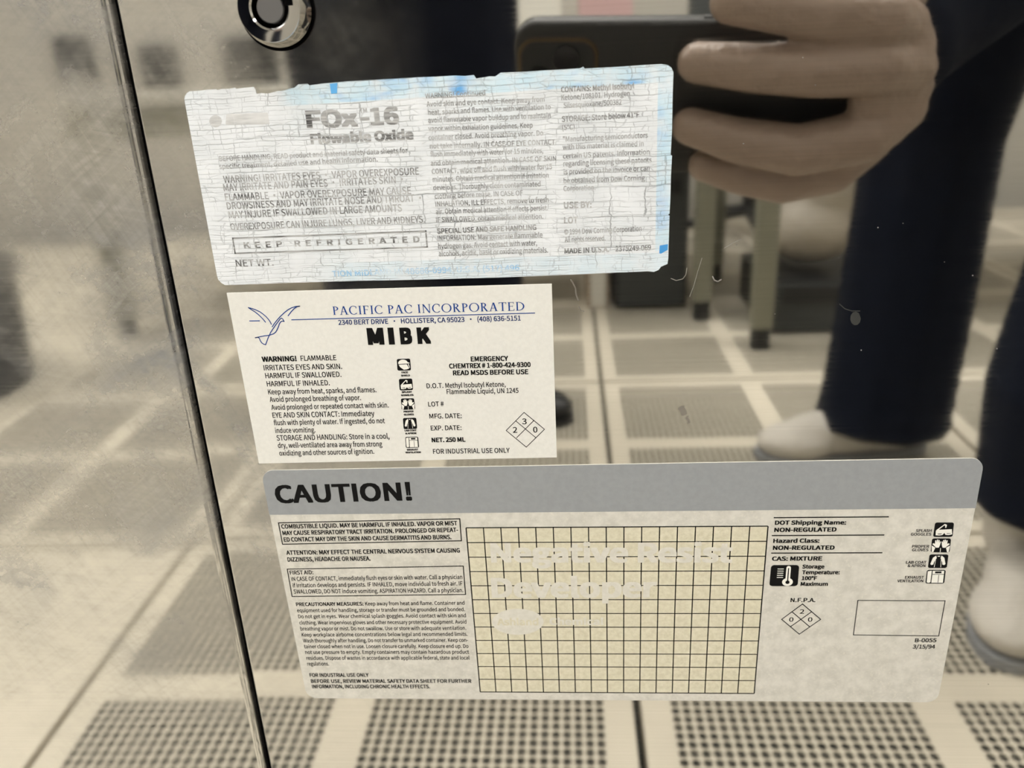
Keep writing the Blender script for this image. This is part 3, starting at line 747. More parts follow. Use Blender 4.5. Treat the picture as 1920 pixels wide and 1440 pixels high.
pr.pbox(qc(cI, (1275, 910), (1470, 713), (1693, 897), (1495, 1091)), 1.3)
pr.pline(cI(1380, 805), cI(1598, 988), 1.3); pr.pline(cI(1575, 803), cI(1388, 990), 1.3)
pr.text('3', cI(1450, 842), cI(1500, 841), 10.6); pr.text('2', cI(1350, 935), cI(1397, 934), 10.6); pr.text('0', cI(1570, 932), cI(1617, 931), 10.6)
pr.build('hazard_diamond', MAT['ink'], mib)

# ------------------------------------------------------------------ sticker: grey-headed caution label
cJ, cK, cM, cN, cO = off((480, 850), .21875), off((530, 1090), .19792), off((1400, 850), .23958), off((1400, 1090), .23958), off((860, 960), .3125)
cau = thing('caution_label', 'large grey-headed CAUTION! label with a yellowed grid panel, lowest and widest sticker', 'label', (DP(1150, 1090).x, 0, DP(1150, 1090).y))
oc = rounded_outline([DP(489.5, 881.5), DP(576, 1308), DP(1757, 1316), DP(1846, 858)], 0.0034)
paper('paper', oc, 0.0002, MAT['cpaper'], cau)
# grey header: the sheet's own outline above the band's lower edge
bl, br = DP(505.5, 964.5), DP(1828.5, 952)
hb = [p for p in oc if p.y > bl.y + (br.y - bl.y) * (p.x - bl.x) / (br.x - bl.x) + 1e-5]
hb = sorted(hb, key=lambda p: math.atan2(p.y - (bl.y + 0.004), p.x - (bl.x + br.x)/2))
pr = Print(Y1 + 0.00002); pr.poly([bl, br] + hb); pr.build('header_band', MAT['band'], cau)
block('heading_text', cau, MAT['ink'], [L(cJ, 'CAUTION!', 178, 425, 1342, 400, 34, .020)])
pr = Print(Y1); pr.pbox(qc(cJ, (195, 592), (1747, 557), (1762, 745), (230, 775)), 2.1); pr.build('text_box', MAT['ink'], cau)
block('hazard_text', cau, MAT['ink'], [L(cJ, 'COMBUSTIBLE LIQUID. MAY BE HARMFUL IF INHALED. VAPOR OR MIST', 222, 642, 1728, 613, 8.3, .022), L(cJ, 'MAY CAUSE RESPIRATORY TRACT IRRITATION. PROLONGED OR REPEAT-', 232, 698, 1735, 670, 8.3, .022), L(cJ, 'ED CONTACT MAY DRY THE SKIN AND CAUSE DERMATITIS AND BURNS.', 243, 754, 1677, 732, 8.3, .022)])
block('attention_text', cau, MAT['ink'], [L(cJ, 'ATTENTION: MAY EFFECT THE CENTRAL NERVOUS SYSTEM CAUSING', 265, 866, 1750, 846, 8.2, .022), L(cJ, 'DIZZINESS, HEADACHE OR NAUSEA.', 275, 924, 985, 915, 8.2, .022)])
pr = Print(Y1); pr.pbox(qc(cJ, (270, 988), (1777, 962), (1797, 1205), (312, 1223)), 2.0); pr.build('text_box', MAT['ink'], cau)
block('first_aid_text', cau, MAT['ink'], [L(cJ, 'FIRST AID:', 295, 1036, 495, 1032, 7.6, .012), L(cJ, 'IN CASE OF CONTACT, immediately flush eyes or skin with water. Call a physician', 308, 1090, 1770, 1072, 7.8), L(cJ, 'if irritation develops and persists. IF INHALED, move individual to fresh air. IF', 320, 1145, 1772, 1128, 7.8), L(cJ, 'SWALLOWED, DO NOT induce vomiting. ASPIRATION HAZARD. Call a physician.', 328, 1198, 1778, 1186, 7.8)])
block('precaution_heading', cau, MAT['ink'], [L(cK, 'PRECAUTIONARY MEASURES:', 132, 230, 770, 224, 6.8, .02)])
pl = [('Keep away from heat and flame. Container and', 785, 224, 1725, 216), ('equipment used for handling, storage or transfer must be grounded and bonded.', 142, 288, 1728, 277), ('Do not get in eyes. Wear chemical splash goggles. Avoid contact with skin and', 153, 345, 1738, 335),
      ('clothing. Wear impervious gloves and other necessary protective equipment. Avoid', 163, 404, 1743, 395), ('breathing vapor or mist. Do not swallow. Use or store with adequate ventilation.', 173, 461, 1740, 454), ('Keep workplace airborne concentrations below legal and recommended limits.', 185, 518, 1752, 511),
      ('Wash thoroughly after handling. Do not transfer to unmarked container. Keep con-', 198, 574, 1757, 568), ('tainer closed when not in use. Loosen closure carefully. Keep closure end up. Do', 208, 629, 1762, 625), ('not use pressure to empty. Empty containers may contain hazardous product', 218, 683, 1768, 680),
      ('residues. Dispose of wastes in accordance with applicable federal, state and local', 230, 738, 1772, 736), ('regulations.', 238, 793, 442, 792)]
block('precaution_text', cau, MAT['ink'], [L(cK, *m, 6.9) for m in pl])
block('use_text', cau, MAT['ink'], [L(cK, 'FOR INDUSTRIAL USE ONLY', 260, 900, 818, 899, 6.9, .02), L(cK, 'BEFORE USE, REVIEW MATERIAL SAFETY DATA SHEET FOR FURTHER', 273, 957, 1790, 956, 6.9, .02), L(cK, 'INFORMATION, INCLUDING CHRONIC HEALTH EFFECTS.', 283, 1008, 1398, 1008, 6.9, .02)])
gm = quad_map([cO(45, 92), cO(1855, 82), cO(1772, 1085), cO(130, 1076)])
pr = Print(Y1 + 0.00003); pr.poly([gm(0, 0), gm(1, 0), gm(1, 1), gm(0, 1)]); gp = pr.build('grid_panel', MAT['yellow'], cau)
pr = Print(Y1)
for i in range(18): pr.line(gm(i/17, 0), gm(i/17, 1), 0.00034 if i in (0, 17) else 0.00031)
for j in range(13): pr.line(gm(0, j/12), gm(1, j/12), 0.00034 if j in (0, 12) else 0.00029)
pr.build('grid_lines', MAT['ink'], gp)
pr = Print(Y1 - 0.00003)
pr.text('Negative Resist', cO(195, 300), cO(1640, 300), 37, .026)
pr.text('Developer', cO(200, 512), cO(1188, 510), 38, .026)
pr.build('bleached_title', MAT['ghost'], gp)
pr = Print(Y1 - 0.00003)
f = lambda x, y: DP(*cO(x, y))
pr.poly([f(355 + 155*math.cos(2*math.pi*k/28), 655 + 78*math.sin(2*math.pi*k/28)) for k in range(28)])
pr.text('Chemical', cO(545, 674), cO(870, 674), 13, .02)
pr.build('bleached_logo', MAT['ghost'], gp)
block('bleached_logo_text', gp, MAT['yellow'], [('Ashland', cO(232, 676), cO(480, 676), 13, .02)], Y1 - 0.00006)
pr = Print(Y1)
for a, b in (((210, 500), (1110, 493)), ((195, 640), (1075, 635)), ((190, 777), (1060, 774))): pr.pline(cM(*a), cM(*b), 2.4)
pr.build('rules', MAT['ink'], cau)
block('shipping_text', cau, MAT['ink'], [L(cM, 'DOT Shipping Name:', 218, 555, 775, 553, 7.8, .03), L(cM, 'NON-REGULATED', 213, 612, 700, 608, 8, .03)])
block('hazard_class_text', cau, MAT['ink'], [L(cM, 'Hazard Class:', 205, 697, 567, 695, 7.8, .03), L(cM, 'NON-REGULATED', 202, 752, 685, 750, 8, .03)])
block('mixture_text', cau, MAT['ink'], [L(cM, 'CAS: MIXTURE', 195, 837, 588, 835, 8, .028)])
pictogram('thermo', qc(cM, (190, 870), (410, 870), (397, 1035), (175, 1035)), cau, Y1, MAT['creamflat'])
block('temperature_text', cau, MAT['ink'], [L(cM, 'Storage', 432, 897, 605, 897, 7.3, .03), L(cM, 'Temperature:', 430, 942, 725, 942, 7.3, .03), L(cM, '100°F', 427, 988, 547, 988, 7.3, .03), L(cM, 'Maximum', 419, 1033, 632, 1033, 7.3, .03)])
for kind, cor, cap1 in (('splash', ((1472, 537), (1620, 537), (1608, 650), (1455, 650)), (('SPLASH', 1320, 612, 1443, 611), ('GOGGLES', 1280, 640, 1440, 640))),
                  ('gloves', ((1448, 662), (1597, 662), (1585, 772), (1436, 770)), (('PROPER', 1290, 735, 1423, 735), ('GLOVES', 1290, 762, 1418, 762))),
                  ('coat', ((1428, 787), (1577, 787), (1563, 893), (1415, 893)), (('LAB COAT', 1243, 860, 1402, 860), ('& APRON', 1255, 886, 1395, 886))),
                  ('exhaust', ((1408, 908), (1556, 908), (1543, 1015), (1395, 1015)), (('EXHAUST', 1235, 977, 1383, 977), ('VENTILATION', 1175, 1005, 1378, 1005)))):
    pictogram(kind, qc(cM, *cor), cau, Y1, MAT['creamflat'])
    block('pictogram_caption', cau, MAT['ink'], [L(cM, *c, 5.2, .01) for c in cap1])
block('diamond_caption', cau, MAT['ink'], [L(cN, 'N.F.P.A.', 340, 158, 535, 158, 7.6, .012)])
pr = Print(Y1)
pr.pbox(qc(cN, (272, 293), (435, 173), (577, 293), (410, 409)), 1.9)
pr.pline(cN(354, 235), cN(492, 352), 1.9); pr.pline(cN(506, 234), cN(342, 350), 1.9)
pr.text('2', cN(412, 249), cN(447, 249), 8); pr.text('0', cN(329, 311), cN(363, 311), 8); pr.text('0', cN(476, 311), cN(511, 311), 8)
pr.build('hazard_diamond', MAT['ink'], cau)
pr = Print(Y1); pr.pbox(qc(cN, (868, 145), (1550, 148), (1500, 423), (833, 415)), 1.7); pr.build('blank_box', MAT['ink'], cau)
block('form_number', cau, MAT['ink'], [L(cN, 'B-0055', 1312, 472, 1480, 472, 7.4, .012), L(cN, '3/15/94', 1295, 522, 1470, 522, 7.4, .012)])
C.objects.unlink(_fo); bpy.data.objects.remove(_fo)

# small scuffs on the polished door
def scuff(pts, w, mat):
    pr = Print(-0.00004); pr.curve([DP(*p) for p in pts], w * 0.000142); return pr.build('scuff_mark', mat, door)
scuff([(1070, 524), (1074, 530), (1079, 540), (1080, 552), (1084, 563)], 2.2, MAT['smear'])
scuff([(1085, 575), (1089, 582), (1095, 584)], 1.6, MAT['smear'])
for c, r in (((1280, 770), (7, 10)), ((1290, 787), (3, 8))):
    pr = Print(-0.00004); pr.poly([DP(c[0] + r[0]*math.cos(k*.7) + 3*math.sin(k*2.1), c[1] + r[1]*math.sin(k*.7)) for k in range(9)]); pr.build('scuff_mark', MAT['smear'], door)
PALE = plain('pale_scratch', (0.30, 0.28, 0.25), 0.4)
scuff([(1288, 502), (1286, 515), (1280, 523), (1268, 526), (1258, 522)], 1.0, PALE)
scuff([(1316, 484), (1308, 510), (1300, 538), (1293, 556)], 0.9, PALE)
scuff([(1336, 518), (1339, 525), (1346, 528), (1352, 524)], 2.0, PALE)
scuff([(1358, 465), (1375, 455), (1390, 448)], 1.0, PALE)

DIM = plain('dull_smear', (0.035, 0.036, 0.034), 0.5)
scuff([(1574, 570), (1584, 579), (1597, 583), (1612, 583)], 1.6, DIM)
pr = Print(-0.00004); pr.poly([DP(1604 + 10*math.cos(k*.6), 597 + 13*math.sin(k*.6)) for k in range(10)]); pr.build('scuff_mark', DIM, door)
rnd = random.Random(5)
pr = Print(-0.00004)              # dust specks on the sheet
for k in range(45):
    x_, y_ = rnd.uniform(210, 1910), rnd.uniform(5, 1435); r_ = rnd.choice((0.7, 0.8, 1.0, 1.3))
    if x_ < 215 + 0.2*y_: continue
    pr.poly([DP(x_ + r_*math.cos(q*1.05), y_ + r_*math.sin(q*1.05)) for q in range(6)])
pr.build('dust', plain('dust_speck', (0.30, 0.29, 0.27), 0.8), door)['kind'] = 'stuff'
# ------------------------------------------------------------------ phone
T0 = -1.2                      # lens glass lies this far (mm) behind the lens point
ph = thing('smartphone', 'dark smartphone in a black case held sideways in the gloved hand', 'phone', tuple(PH(51, -21, -9)))
R3 = Matrix((RV, UV, FV)).transposed()
def ph_box(bm, a0, a1, b0, b1, t0, t1, bevel, seg=4):
    add_box(bm, PH((a0+a1)/2, (b0+b1)/2, (t0+t1)/2), ((a1-a0)*.001, (b1-b0)*.001, (t1-t0)*.001), bevel*.001, seg, R3)
def slab(bm, a0, a1, b0, b1, t0, t1, r, ch=0.8, seg=8):   # rounded-corner slab with chamfered rims
    def loop(ins, t):
        pts = []
        for cx, cy, s in ((a1-r, b1-r, 0), (a0+r, b1-r, 90), (a0+r, b0+r, 180), (a1-r, b0+r, 270)):
            for k in range(seg+1):
                an = math.radians(s + 90*k/seg); pts.append(bm.verts.new(PH(cx + (r-ins)*math.cos(an), cy + (r-ins)*math.sin(an), t)))
        return pts
    ls = [loop(ch, t0), loop(0.3*ch, t0+.3*ch), loop(0, t0+ch), loop(0, t1-ch), loop(0.3*ch, t1-.3*ch), loop(ch, t1)]
    for a, b in zip(ls, ls[1:]):
        n = len(a)
        for k in range(n): bm.faces.new((a[k], a[(k+1) % n], b[(k+1) % n], b[k]))
    bm.faces.new(ls[0][::-1]); bm.faces.new(ls[-1])
bm = bmesh.new(); slab(bm, -24, 133, -58, 15.5, -14.5, -4.2, 11, 2.2); bm_obj('case', bm, MAT['case'], ph, True)
bm = bmesh.new(); slab(bm, -22.3, 14.4, -28.3, 8.6, -6, -3.2, 8, .8); bp_ = bm_obj('camera_bump_rim', bm, MAT['rim'], ph)
bm = bmesh.new(); slab(bm, -20.9, 13.0, -26.9, 7.2, -5, -2.6, 7, .5); cb = bm_obj('camera_bump', bm, MAT['black'], ph)
for a, b, rr in ((0, 0, 6.2), (-12.5, -9.5, 6.0), (0, -19, 6.0)):
    bm = bmesh.new(); add_cyl(bm, PH(a, b, -4), PH(a, b, T0), rr*.001); bm_obj('lens', bm, MAT['glass'], cb)
bm = bmesh.new(); add_cyl(bm, PH(8, -16, -4), PH(8, -16, -2.4), .0022); bm_obj('flash', bm, MAT['creamflat'], cb)
bm = bmesh.new(); slab(bm, -20.5, 129.5, -54.5, 12, -15.0, -14.3, 8, .2); bm_obj('screen', bm, MAT['glass'], ph)
bm = bmesh.new(); ph_box(bm, 60, 72, 15.2, 16.2, -11, -8, .4); bm_obj('side_button', bm, MAT['black'], ph)

# ------------------------------------------------------------------ people
def shoe(b, heel, toe, w=0.047, hgt=00.055):
    heel = Vector(heel); toe = Vector(toe); d = toe - heel; u = d.normalized()
    rot = Matrix((u, Vector((0, 0, 1)).cross(u), Vector((0, 0, 1)))).transposed()
    L_ = d.length
    b.ell(heel + u*0.06 + Vector((0, 0, 0.052)), (0.062, w*0.9, 0.052), rot)
    b.ell(heel + d*0.5 + Vector((0, 0, 0.040)), (L_*0.40, w*0.92, 0.040), rot)
    b.ell(toe - u*0.075 + Vector((0, 0, 0.030)), (0.075, w*1.05, 0.030), rot)
    b.ell(heel + u*0.085 + Vector((0, 0, 0.10)), (0.06, w*0.95, 0.055), rot)
    return rot
def sole_obj(heel, toe, parent, mat, w=0.046):
    heel = Vector(heel); toe = Vector(toe); d = toe - heel; u = d.normalized(); n = Vector((-u.y, u.x, 0)); bm = bmesh.new()
    prof = [(0.0, .45), (.05, .75), (.2, .86), (.4, .84), (.6, .96), (.75, 1.04), (.88, .90), (.96, .6), (1.0, .25)]
    ring = [heel + d*t + n*w*s for t, s in prof] + [heel + d*t - n*w*s for t, s in prof[::-1]]
    lo = [bm.verts.new((p.x, p.y, 0.001)) for p in ring]; hi = [bm.verts.new((p.x, p.y, 0.014)) for p in ring]
    k = len(ring)
    for i in range(k): bm.faces.new((lo[i], lo[(i+1) % k], hi[(i+1) % k], hi[i]))
    bm.faces.new(lo[::-1]); bm.faces.new(hi)
    return bm_obj('sole', bm, mat, parent)

def head_parts(person, c, fwd, right, up, suit):
    """face with eyes, nose, ears in the body blob is added by the caller; here hood and mask"""
    R = Matrix((right, fwd, up)).transposed()
    b = Blob()
    b.ell(c - fwd*0.018 + up*0.012, (0.094, 0.112, 0.128), R)
    b.limb([(c - up*0.05 - fwd*0.02, 00.055), (c - up*0.15 - fwd*0.02, 0.10)])
    hood = b.build('hood', 0.007, suit, person, 3)
    # open the hood over the face
    bm = bmesh.new(); bm.from_mesh(hood.data)
    mi = hood.matrix_world
    dead = [v for v in bm.verts if (v.co - c).dot(fwd) > 0.045 and -0.075 < (v.co - c).dot(up) < 0.065 and abs((v.co - c).dot(right)) < 0.07]
    bmesh.ops.delete(bm, geom=dead, context='VERTS'); bm.to_mesh(hood.data); bm.free()
    b = Blob(); b.ell(c + fwd*0.062 - up*0.052, (0.060, 0.050, 0.050), R); b.ell(c + fwd*0.105 - up*0.030, (0.018, 0.02, 0.024), R)
    b.build('face_mask', 0.005, MAT['mask'], person, 4)
def face_into(b, c, fwd, right, up):
    R = Matrix((right, fwd, up)).transposed()
    b.ell(c, (0.074, 0.094, 0.112), R); b.ell(c + fwd*0.028 - up*0.06, (0.056, 0.066, 0.060), R)
    b.limb([(c + fwd*0.088 + up*0.012, 0.010), (c + fwd*0.106 - up*0.025, 0.014)])
    b.ell(c + fwd*0.088 - up*0.068, (0.025, 0.012, 0.007), R); b.ell(c + fwd*0.086 - up*0.079, (0.022, 0.012, 0.008), R)
    for s in (-1, 1): b.ell(c + right*s*0.077 - up*0.005 - fwd*0.008, (0.010, 0.020, 0.032), R)
    b.limb([(c - up*0.06 - fwd*0.02, 0.052), (c - up*0.17 - fwd*0.03, 0.056)])
EYEW = plain('eye_white', (0.8, 0.8, 0.78), 0.2)
def eyes(person_body, c, fwd, right, up):
    for s in (-1, 1):
        e = c + right*s*0.032 + fwd*0.073 + up*0.006
        b = Blob(); b.ell(e, (0.0125, 0.0125, 0.0095), Matrix((right, fwd, up)).transposed())
        o = b.build('eye', 0.0012, EYEW, person_body, 1)
        b = Blob(); b.ell(e + fwd*0.0098, (0.0052, 0.0036, 0.0052), Matrix((right, fwd, up)).transposed()); b.build('iris', 0.0007, MAT['black'], o, 1)
        b = Blob(); b.limb([(e + fwd*0.010 + up*0.020 - right*s*0.012, .0022), (e + fwd*0.013 + up*0.023, .0032), (e + fwd*0.006 + up*0.020 + right*s*0.015, .0020)]); b.build('eyebrow', 0.0012, MAT['black'], person_body, 1)

def hand_blob(wrist, knuckles, fingers, thumb, k=1.0):
    b = Blob()
    for kn, (pts) in zip(knuckles, fingers):
        b.limb([(p, r*k) for p, r in pts])
        b.limb([(kn, pts[0][1]*k), (wrist + (kn - wrist)*0.25, 0.018*k)])
    for a, c in zip(knuckles, knuckles[1:]): b.limb([(a, 0.0115*k), (c, 0.0115*k)])
    b.limb([(p, r*k) for p, r in thumb])
    return b
# the photographer's right hand closes on the end of the phone (phone millimetres)
FI = [
    [(143, 12, -6, 12.0), (131, 19, 6, 12.0), (108, 23, 11.5, 11.2), (86, 25.5, 8.5, 10.4), (69, 26.5, 5.5, 9.2)],
    [(149, -4, -2, 12.5), (133, 1, 11, 12.2), (106, 1.5, 15.0, 11.4), (80, 1.0, 10.5, 10.6), (58, 1.5, 6.0, 9.2)],
    [(150, -22, -2, 12.5), (134, -30, 11, 12.4), (106, -35, 14.5, 12.0), (80, -33, 10.0, 10.8), (58, -28.5, 5.0, 9.0)],
    [(141, -40, -6, 12.0), (126, -51, 3, 11.5), (104, -56.5, 5.5, 10.4), (84, -54.5, 3.0, 9.4), (67, -50.5, 0.5, 8.2)],
]
fingers = [[(PH(a, b, t), r*.001) for a, b, t, r in f_] for f_ in FI]
knuck = [f_[0][0] for f_ in fingers]
wrist = PH(157, -22, -84)
thumb = [(PH(152, 8, -60), .0165), (PH(143, 14, -42), .0140), (PH(120, 10, -29), .0118), (PH(94, 3, -25.5), .0098)]

p1 = thing('person', 'person in navy coverall and white shoe covers holding the phone in a pale glove', 'person', (0.56, -0.86, 0))
hipc = Vector((0.62, -0.93, 0.90))
hL1, kL1, aL1 = Vector((0.545, -1.02, 0.86)), Vector((0.530, -1.085, 0.46)), Vector((0.520, -1.085, 0.10))
hL2, kL2, aL2 = Vector((0.72, -0.86, 0.86)), Vector((0.590, -0.655, 0.47)), Vector((0.560, -0.700, 0.10))
chest = Vector((0.56, -0.62, 1.10)); shR = Vector((0.60, -0.58, 1.00)) + Vector((0.12, 0.04, 0.04)); shL = Vector((0.40, -0.66, 1.10))
shR = Vector((0.62, -0.50, 1.05)); shL = Vector((0.42, -0.74, 1.12))
elR = Vector((0.42, -0.44, 0.80)); elL = Vector((0.36, -0.90, 1.04)); wrL = Vector((0.50, -0.78, 0.90))
headc = Vector((0.40, -0.47, 1.26))
fw1 = Vector((-0.62, 0.45, -0.64)).normalized(); rt1 = fw1.cross(Vector((0, 0, 1))).normalized(); up1 = rt1.cross(fw1)
def torso(b, k=1.0):
    b.limb([(hipc, 0.155*k), ((hipc*0.55 + chest*0.45), 0.145*k), (chest, 0.165*k)])
    b.limb([(shR, 0.085*k), (shL, 0.085*k)]); b.limb([(hL1, 0.12*k), (hipc, 0.14*k), (hL2, 0.12*k)])
b = Blob(); torso(b, 0.82)
b.limb([(hL1, .085), (kL1, .060), (Vector((.518, -1.088, .16)), .042)]); b.limb([(hL2, .085), (kL2, .060), (Vector((.573, -.706, .22)), .042)])
b.limb([(shR, .055), (elR, .042), (wrist, .028)]); b.limb([(shL, .055), (elL, .042), (wrL, .028)])
pass
face_into(b, headc, fw1, rt1, up1); b.limb([((shR + shL)/2, .07), (headc - up1*0.10, .055)])
body1 = b.build('body', 0.009, MAT['skin'], p1, 4); eyes(body1, headc, fw1, rt1, up1)
b = Blob(); torso(b)
b.limb([(hL1, .130), (kL1 + Vector((0, 0, .05)), .100), (kL1, .099), (Vector((0.522, -1.085, 0.24)), .102), (Vector((0.513, -1.085, 0.10)), .105), (Vector((0.508, -1.085, 0.03)), .110)])
b.limb([(hL2, .130), (kL2 + Vector((0.02, -.03, .08)), .112), (kL2, .110), (Vector((0.568, -0.672, 0.28)), .108), (Vector((0.572, -0.690, 0.17)), .098), (Vector((0.572, -0.690, 0.09)), .101)])
b.limb([(shR, .085), (elR, .062), (PH(159, -22, -92), .042), (PH(156, -21, -76), .040)]); b.limb([(shL, .085), (elL, .062), (wrL, .046)])
cov = b.build('coverall', 0.009, MAT['suit'], p1, 5)
def hem(o, z, test):             # straight trouser hem
    bm = bmesh.new(); bm.from_mesh(o.data); mw = o.matrix_world
    fs = [f for f in bm.faces if f.calc_center_median().z < z + 0.12 and test(f.calc_center_median())]
    g = list({v for f in fs for v in f.verts}) + list({e for f in fs for e in f.edges}) + fs
    bmesh.ops.bisect_plane(bm, geom=g, plane_co=(0, 0, z), plane_no=(0, 0, -1), clear_outer=True)
    bmesh.ops.holes_fill(bm, edges=[e for e in bm.edges if e.is_boundary], sides=0)
    bm.to_mesh(o.data); bm.free()
for pl_ in (cov,):
    off_ = cov.matrix_world.translation
    hem(cov, 0.060 - off_.z, lambda c: c.y + off_.y < -0.92)
    hem(cov, 0.125 - off_.z, lambda c: c.y + off_.y > -0.92)
head_parts(p1, headc, fw1, rt1, up1, MAT['suit'])
b = hand_blob(wrist, knuck, fingers, thumb)
for q0, q1 in zip(FI, FI[1:]):          # webs between the fingers and the padded back of the hand
    m0 = PH((q0[1][0]+q1[1][0])/2, (q0[1][1]+q1[1][1])/2, (q0[1][2]+q1[1][2])/2 - 3)
    b.limb([(m0, .0095), (PH((q0[0][0]+q1[0][0])/2 + 1, (q0[0][1]+q1[0][1])/2, (q0[0][2]+q1[0][2])/2 - 2), .0125)])
b.limb([(wrist + (knuck[1]-wrist)*.3, .024), (wrist, .025), (PH(159, -22, -97), .028)])
g1 = b.build('glove', 0.0016, MAT['glove'], p1, 4); g1['label'] = 'pale glove gripping the phone'
# left hand resting on the thigh
dirL = (Vector((0.60, -0.70, 0.84)) - wrL).normalized(); nL = dirL.cross(Vector((0, 0, 1))).normalized()
b = Blob(); kL = [wrL + dirL*0.085 + nL*s*0.021 for s in (-1.5, -.5, .5, 1.5)]
fl = [[(kk, .0105), (kk + dirL*0.038*q + Vector((0, 0, -.006)), .0095), (kk + dirL*0.068*q + Vector((0, 0, -.022)), .0085), (kk + dirL*0.085*q + Vector((0, 0, -.036)), .0078)] for kk, q in zip(kL, (.95, 1.05, 1.0, .8))]
b = hand_blob(wrL, kL, fl, [(wrL + dirL*.03 - nL*.03, .015), (wrL + dirL*.06 - nL*.05, .012), (wrL + dirL*.085 - nL*.058, .0095)]); b.limb([(wrL, .026), (wrL - dirL*0.03, .032)])
b.build('glove', 0.003, MAT['glove'], p1, 3)
for heel, toe in (((0.585, -1.10, 0), (0.305, -1.065, 0)), ((0.615, -0.800, 0), (0.460, -0.545, 0))):
    b = Blob(); shoe(b, heel, toe); an = Vector(heel) + (Vector(toe) - Vector(heel))*0.27
    b.limb([(an + Vector((0, 0, .06)), .058), (an + Vector((0, 0, .15)), .066)])
    s = b.build('shoe_cover', 0.006, MAT['shoe'], p1, 3)
    sole_obj(heel, toe, s, MAT['sole'])

p2 = thing('person', 'person in dark navy trousers and black shoes standing further back, left of the phone', 'person', (-0.28, -1.3, 0))
hc2 = Vector((-0.28, -1.30, 0.92)); ch2 = Vector((-0.28, -1.29, 1.28)); hd2 = Vector((-0.28, -1.25, 1.60))
lg = [(Vector((-0.365, -1.30, .88)), Vector((-0.368, -1.29, .48)), Vector((-0.370, -1.31, .10))), (Vector((-0.190, -1.30, .88)), Vector((-0.186, -1.28, .48)), Vector((-0.182, -1.30, .10)))]
fw2 = Vector((0.3, 0.92, -0.25)).normalized(); rt2 = fw2.cross(Vector((0, 0, 1))).normalized(); up2 = rt2.cross(fw2)
ar = [(Vector((-0.49, -1.29, 1.38)), Vector((-0.56, -1.32, 1.10)), Vector((-0.52, -1.14, .93))), (Vector((-0.07, -1.29, 1.38)), Vector((0.00, -1.33, 1.10)), Vector((-0.06, -1.14, .95)))]
def torso2(b, k=1.0):
    b.limb([(hc2, .15*k), (hc2*.5 + ch2*.5, .145*k), (ch2, .16*k)]); b.limb([(ar[0][0], .08*k), (ar[1][0], .08*k)]); b.limb([(lg[0][0], .12*k), (lg[1][0], .12*k)])
b = Blob(); torso2(b, .82)
for h_, k_, a_ in lg: b.limb([(h_, .085), (k_, .058), (a_ + Vector((0, 0, .06)), .042)])
for s_, e_, w_ in ar: b.limb([(s_, .055), (e_, .042), (w_, .028)])
face_into(b, hd2, fw2, rt2, up2); b.limb([(Vector((-.28, -1.29, 1.38)), .07), (hd2 - up2*.1, .056)])
bd = b.build('body', .010, MAT['skin'], p2, 4); eyes(bd, hd2, fw2, rt2, up2)
b = Blob(); torso2(b)
for h_, k_, a_ in lg: b.limb([(h_, .125), (k_, .104), ((k_ + a_)/2, .101), (a_ + Vector((0, 0, .07)), .098)])
for s_, e_, w_ in ar: b.limb([(s_, .085), (e_, .062), (w_, .046)])
b.build('coverall', .010, MAT['suit2'], p2, 5)
head_parts(p2, hd2, fw2, rt2, up2, MAT['suit2'])
for (s_, e_, w_), sg in zip(ar, (1, -1)):
    dv = (w_ - e_).normalized(); nv = dv.cross(Vector((0, 0, 1))).normalized()
    kk = [w_ + dv*.08 + nv*q*.021 for q in (-1.5, -.5, .5, 1.5)]
    fl = [[(k_, .0105), (k_ + dv*.036*q + Vector((0, 0, -.012)), .0095), (k_ + dv*.055*q + Vector((0, 0, -.036)), .0085), (k_ + dv*.058*q + Vector((0, 0, -.058)), .0078)] for k_, q in zip(kk, (.85, 1.05, 1.0, .9))]
    hb_ = hand_blob(w_, kk, fl, [(w_ + dv*.03 + nv*sg*.03, .015), (w_ + dv*.055 + nv*sg*.05 + Vector((0, 0, -.012)), .012), (w_ + dv*.08 + nv*sg*.055 + Vector((0, 0, -.03)), .0095)]); hb_.limb([(w_, .026), (w_ - dv*.03, .032)])
    hb_.build('glove', .003, MAT['glove'], p2, 3)
for heel, toe in (((-0.40, -1.40, 0), (-0.30, -1.14, 0)), ((-0.235, -1.36, 0), (-0.005, -1.22, 0))):
    b = Blob(); shoe(b, heel, toe); s = b.build('shoe', .006, MAT['black'], p2, 3); sole_obj(heel, toe, s, MAT['black'])

# ------------------------------------------------------------------ furniture and clutter behind
def table(name, label, x0, x1, y0, y1, h, leg=0.046):
    t = thing(name, label, 'table', ((x0+x1)/2, (y0+y1)/2, 0))
    box_obj('tabletop', ((x0+x1)/2, (y0+y1)/2, h+0.015), (x1-x0+0.06, y1-y0+0.04, 0.03), MAT['top'], t, 0.003)
    for x in (x0, x1):
        for y in (y0, y1):
            l = box_obj('leg', (x, y, h/2+0.025), (leg, leg, h-0.05), MAT['frame'], t, 0.003)
            bm = bmesh.new(); add_cyl(bm, (x, y, 0), (x, y, 0.05), leg*0.48); bm_obj('foot', bm, MAT['black'], l)
    bm = bmesh.new()
    for y in (y0, y1): add_box(bm, ((x0+x1)/2, y, h-0.04), (x1-x0-leg, 0.03, 0.06))
    for x in (x0, x1): add_box(bm, (x, (y0+y1)/2, h-0.04), (0.03, y1-y0-leg, 0.06))
    bm_obj('apron', bm, MAT['frame'], t)
    return t
table('lab_table', 'pale green-framed table whose front leg stands beside the navy trousers', 0.432, 1.62, -2.26, -1.632, 0.80)
table('lab_table', 'low pale bench behind the standing person, left of the green-framed table', -1.15, 0.335, -2.50, -1.870, 0.58)

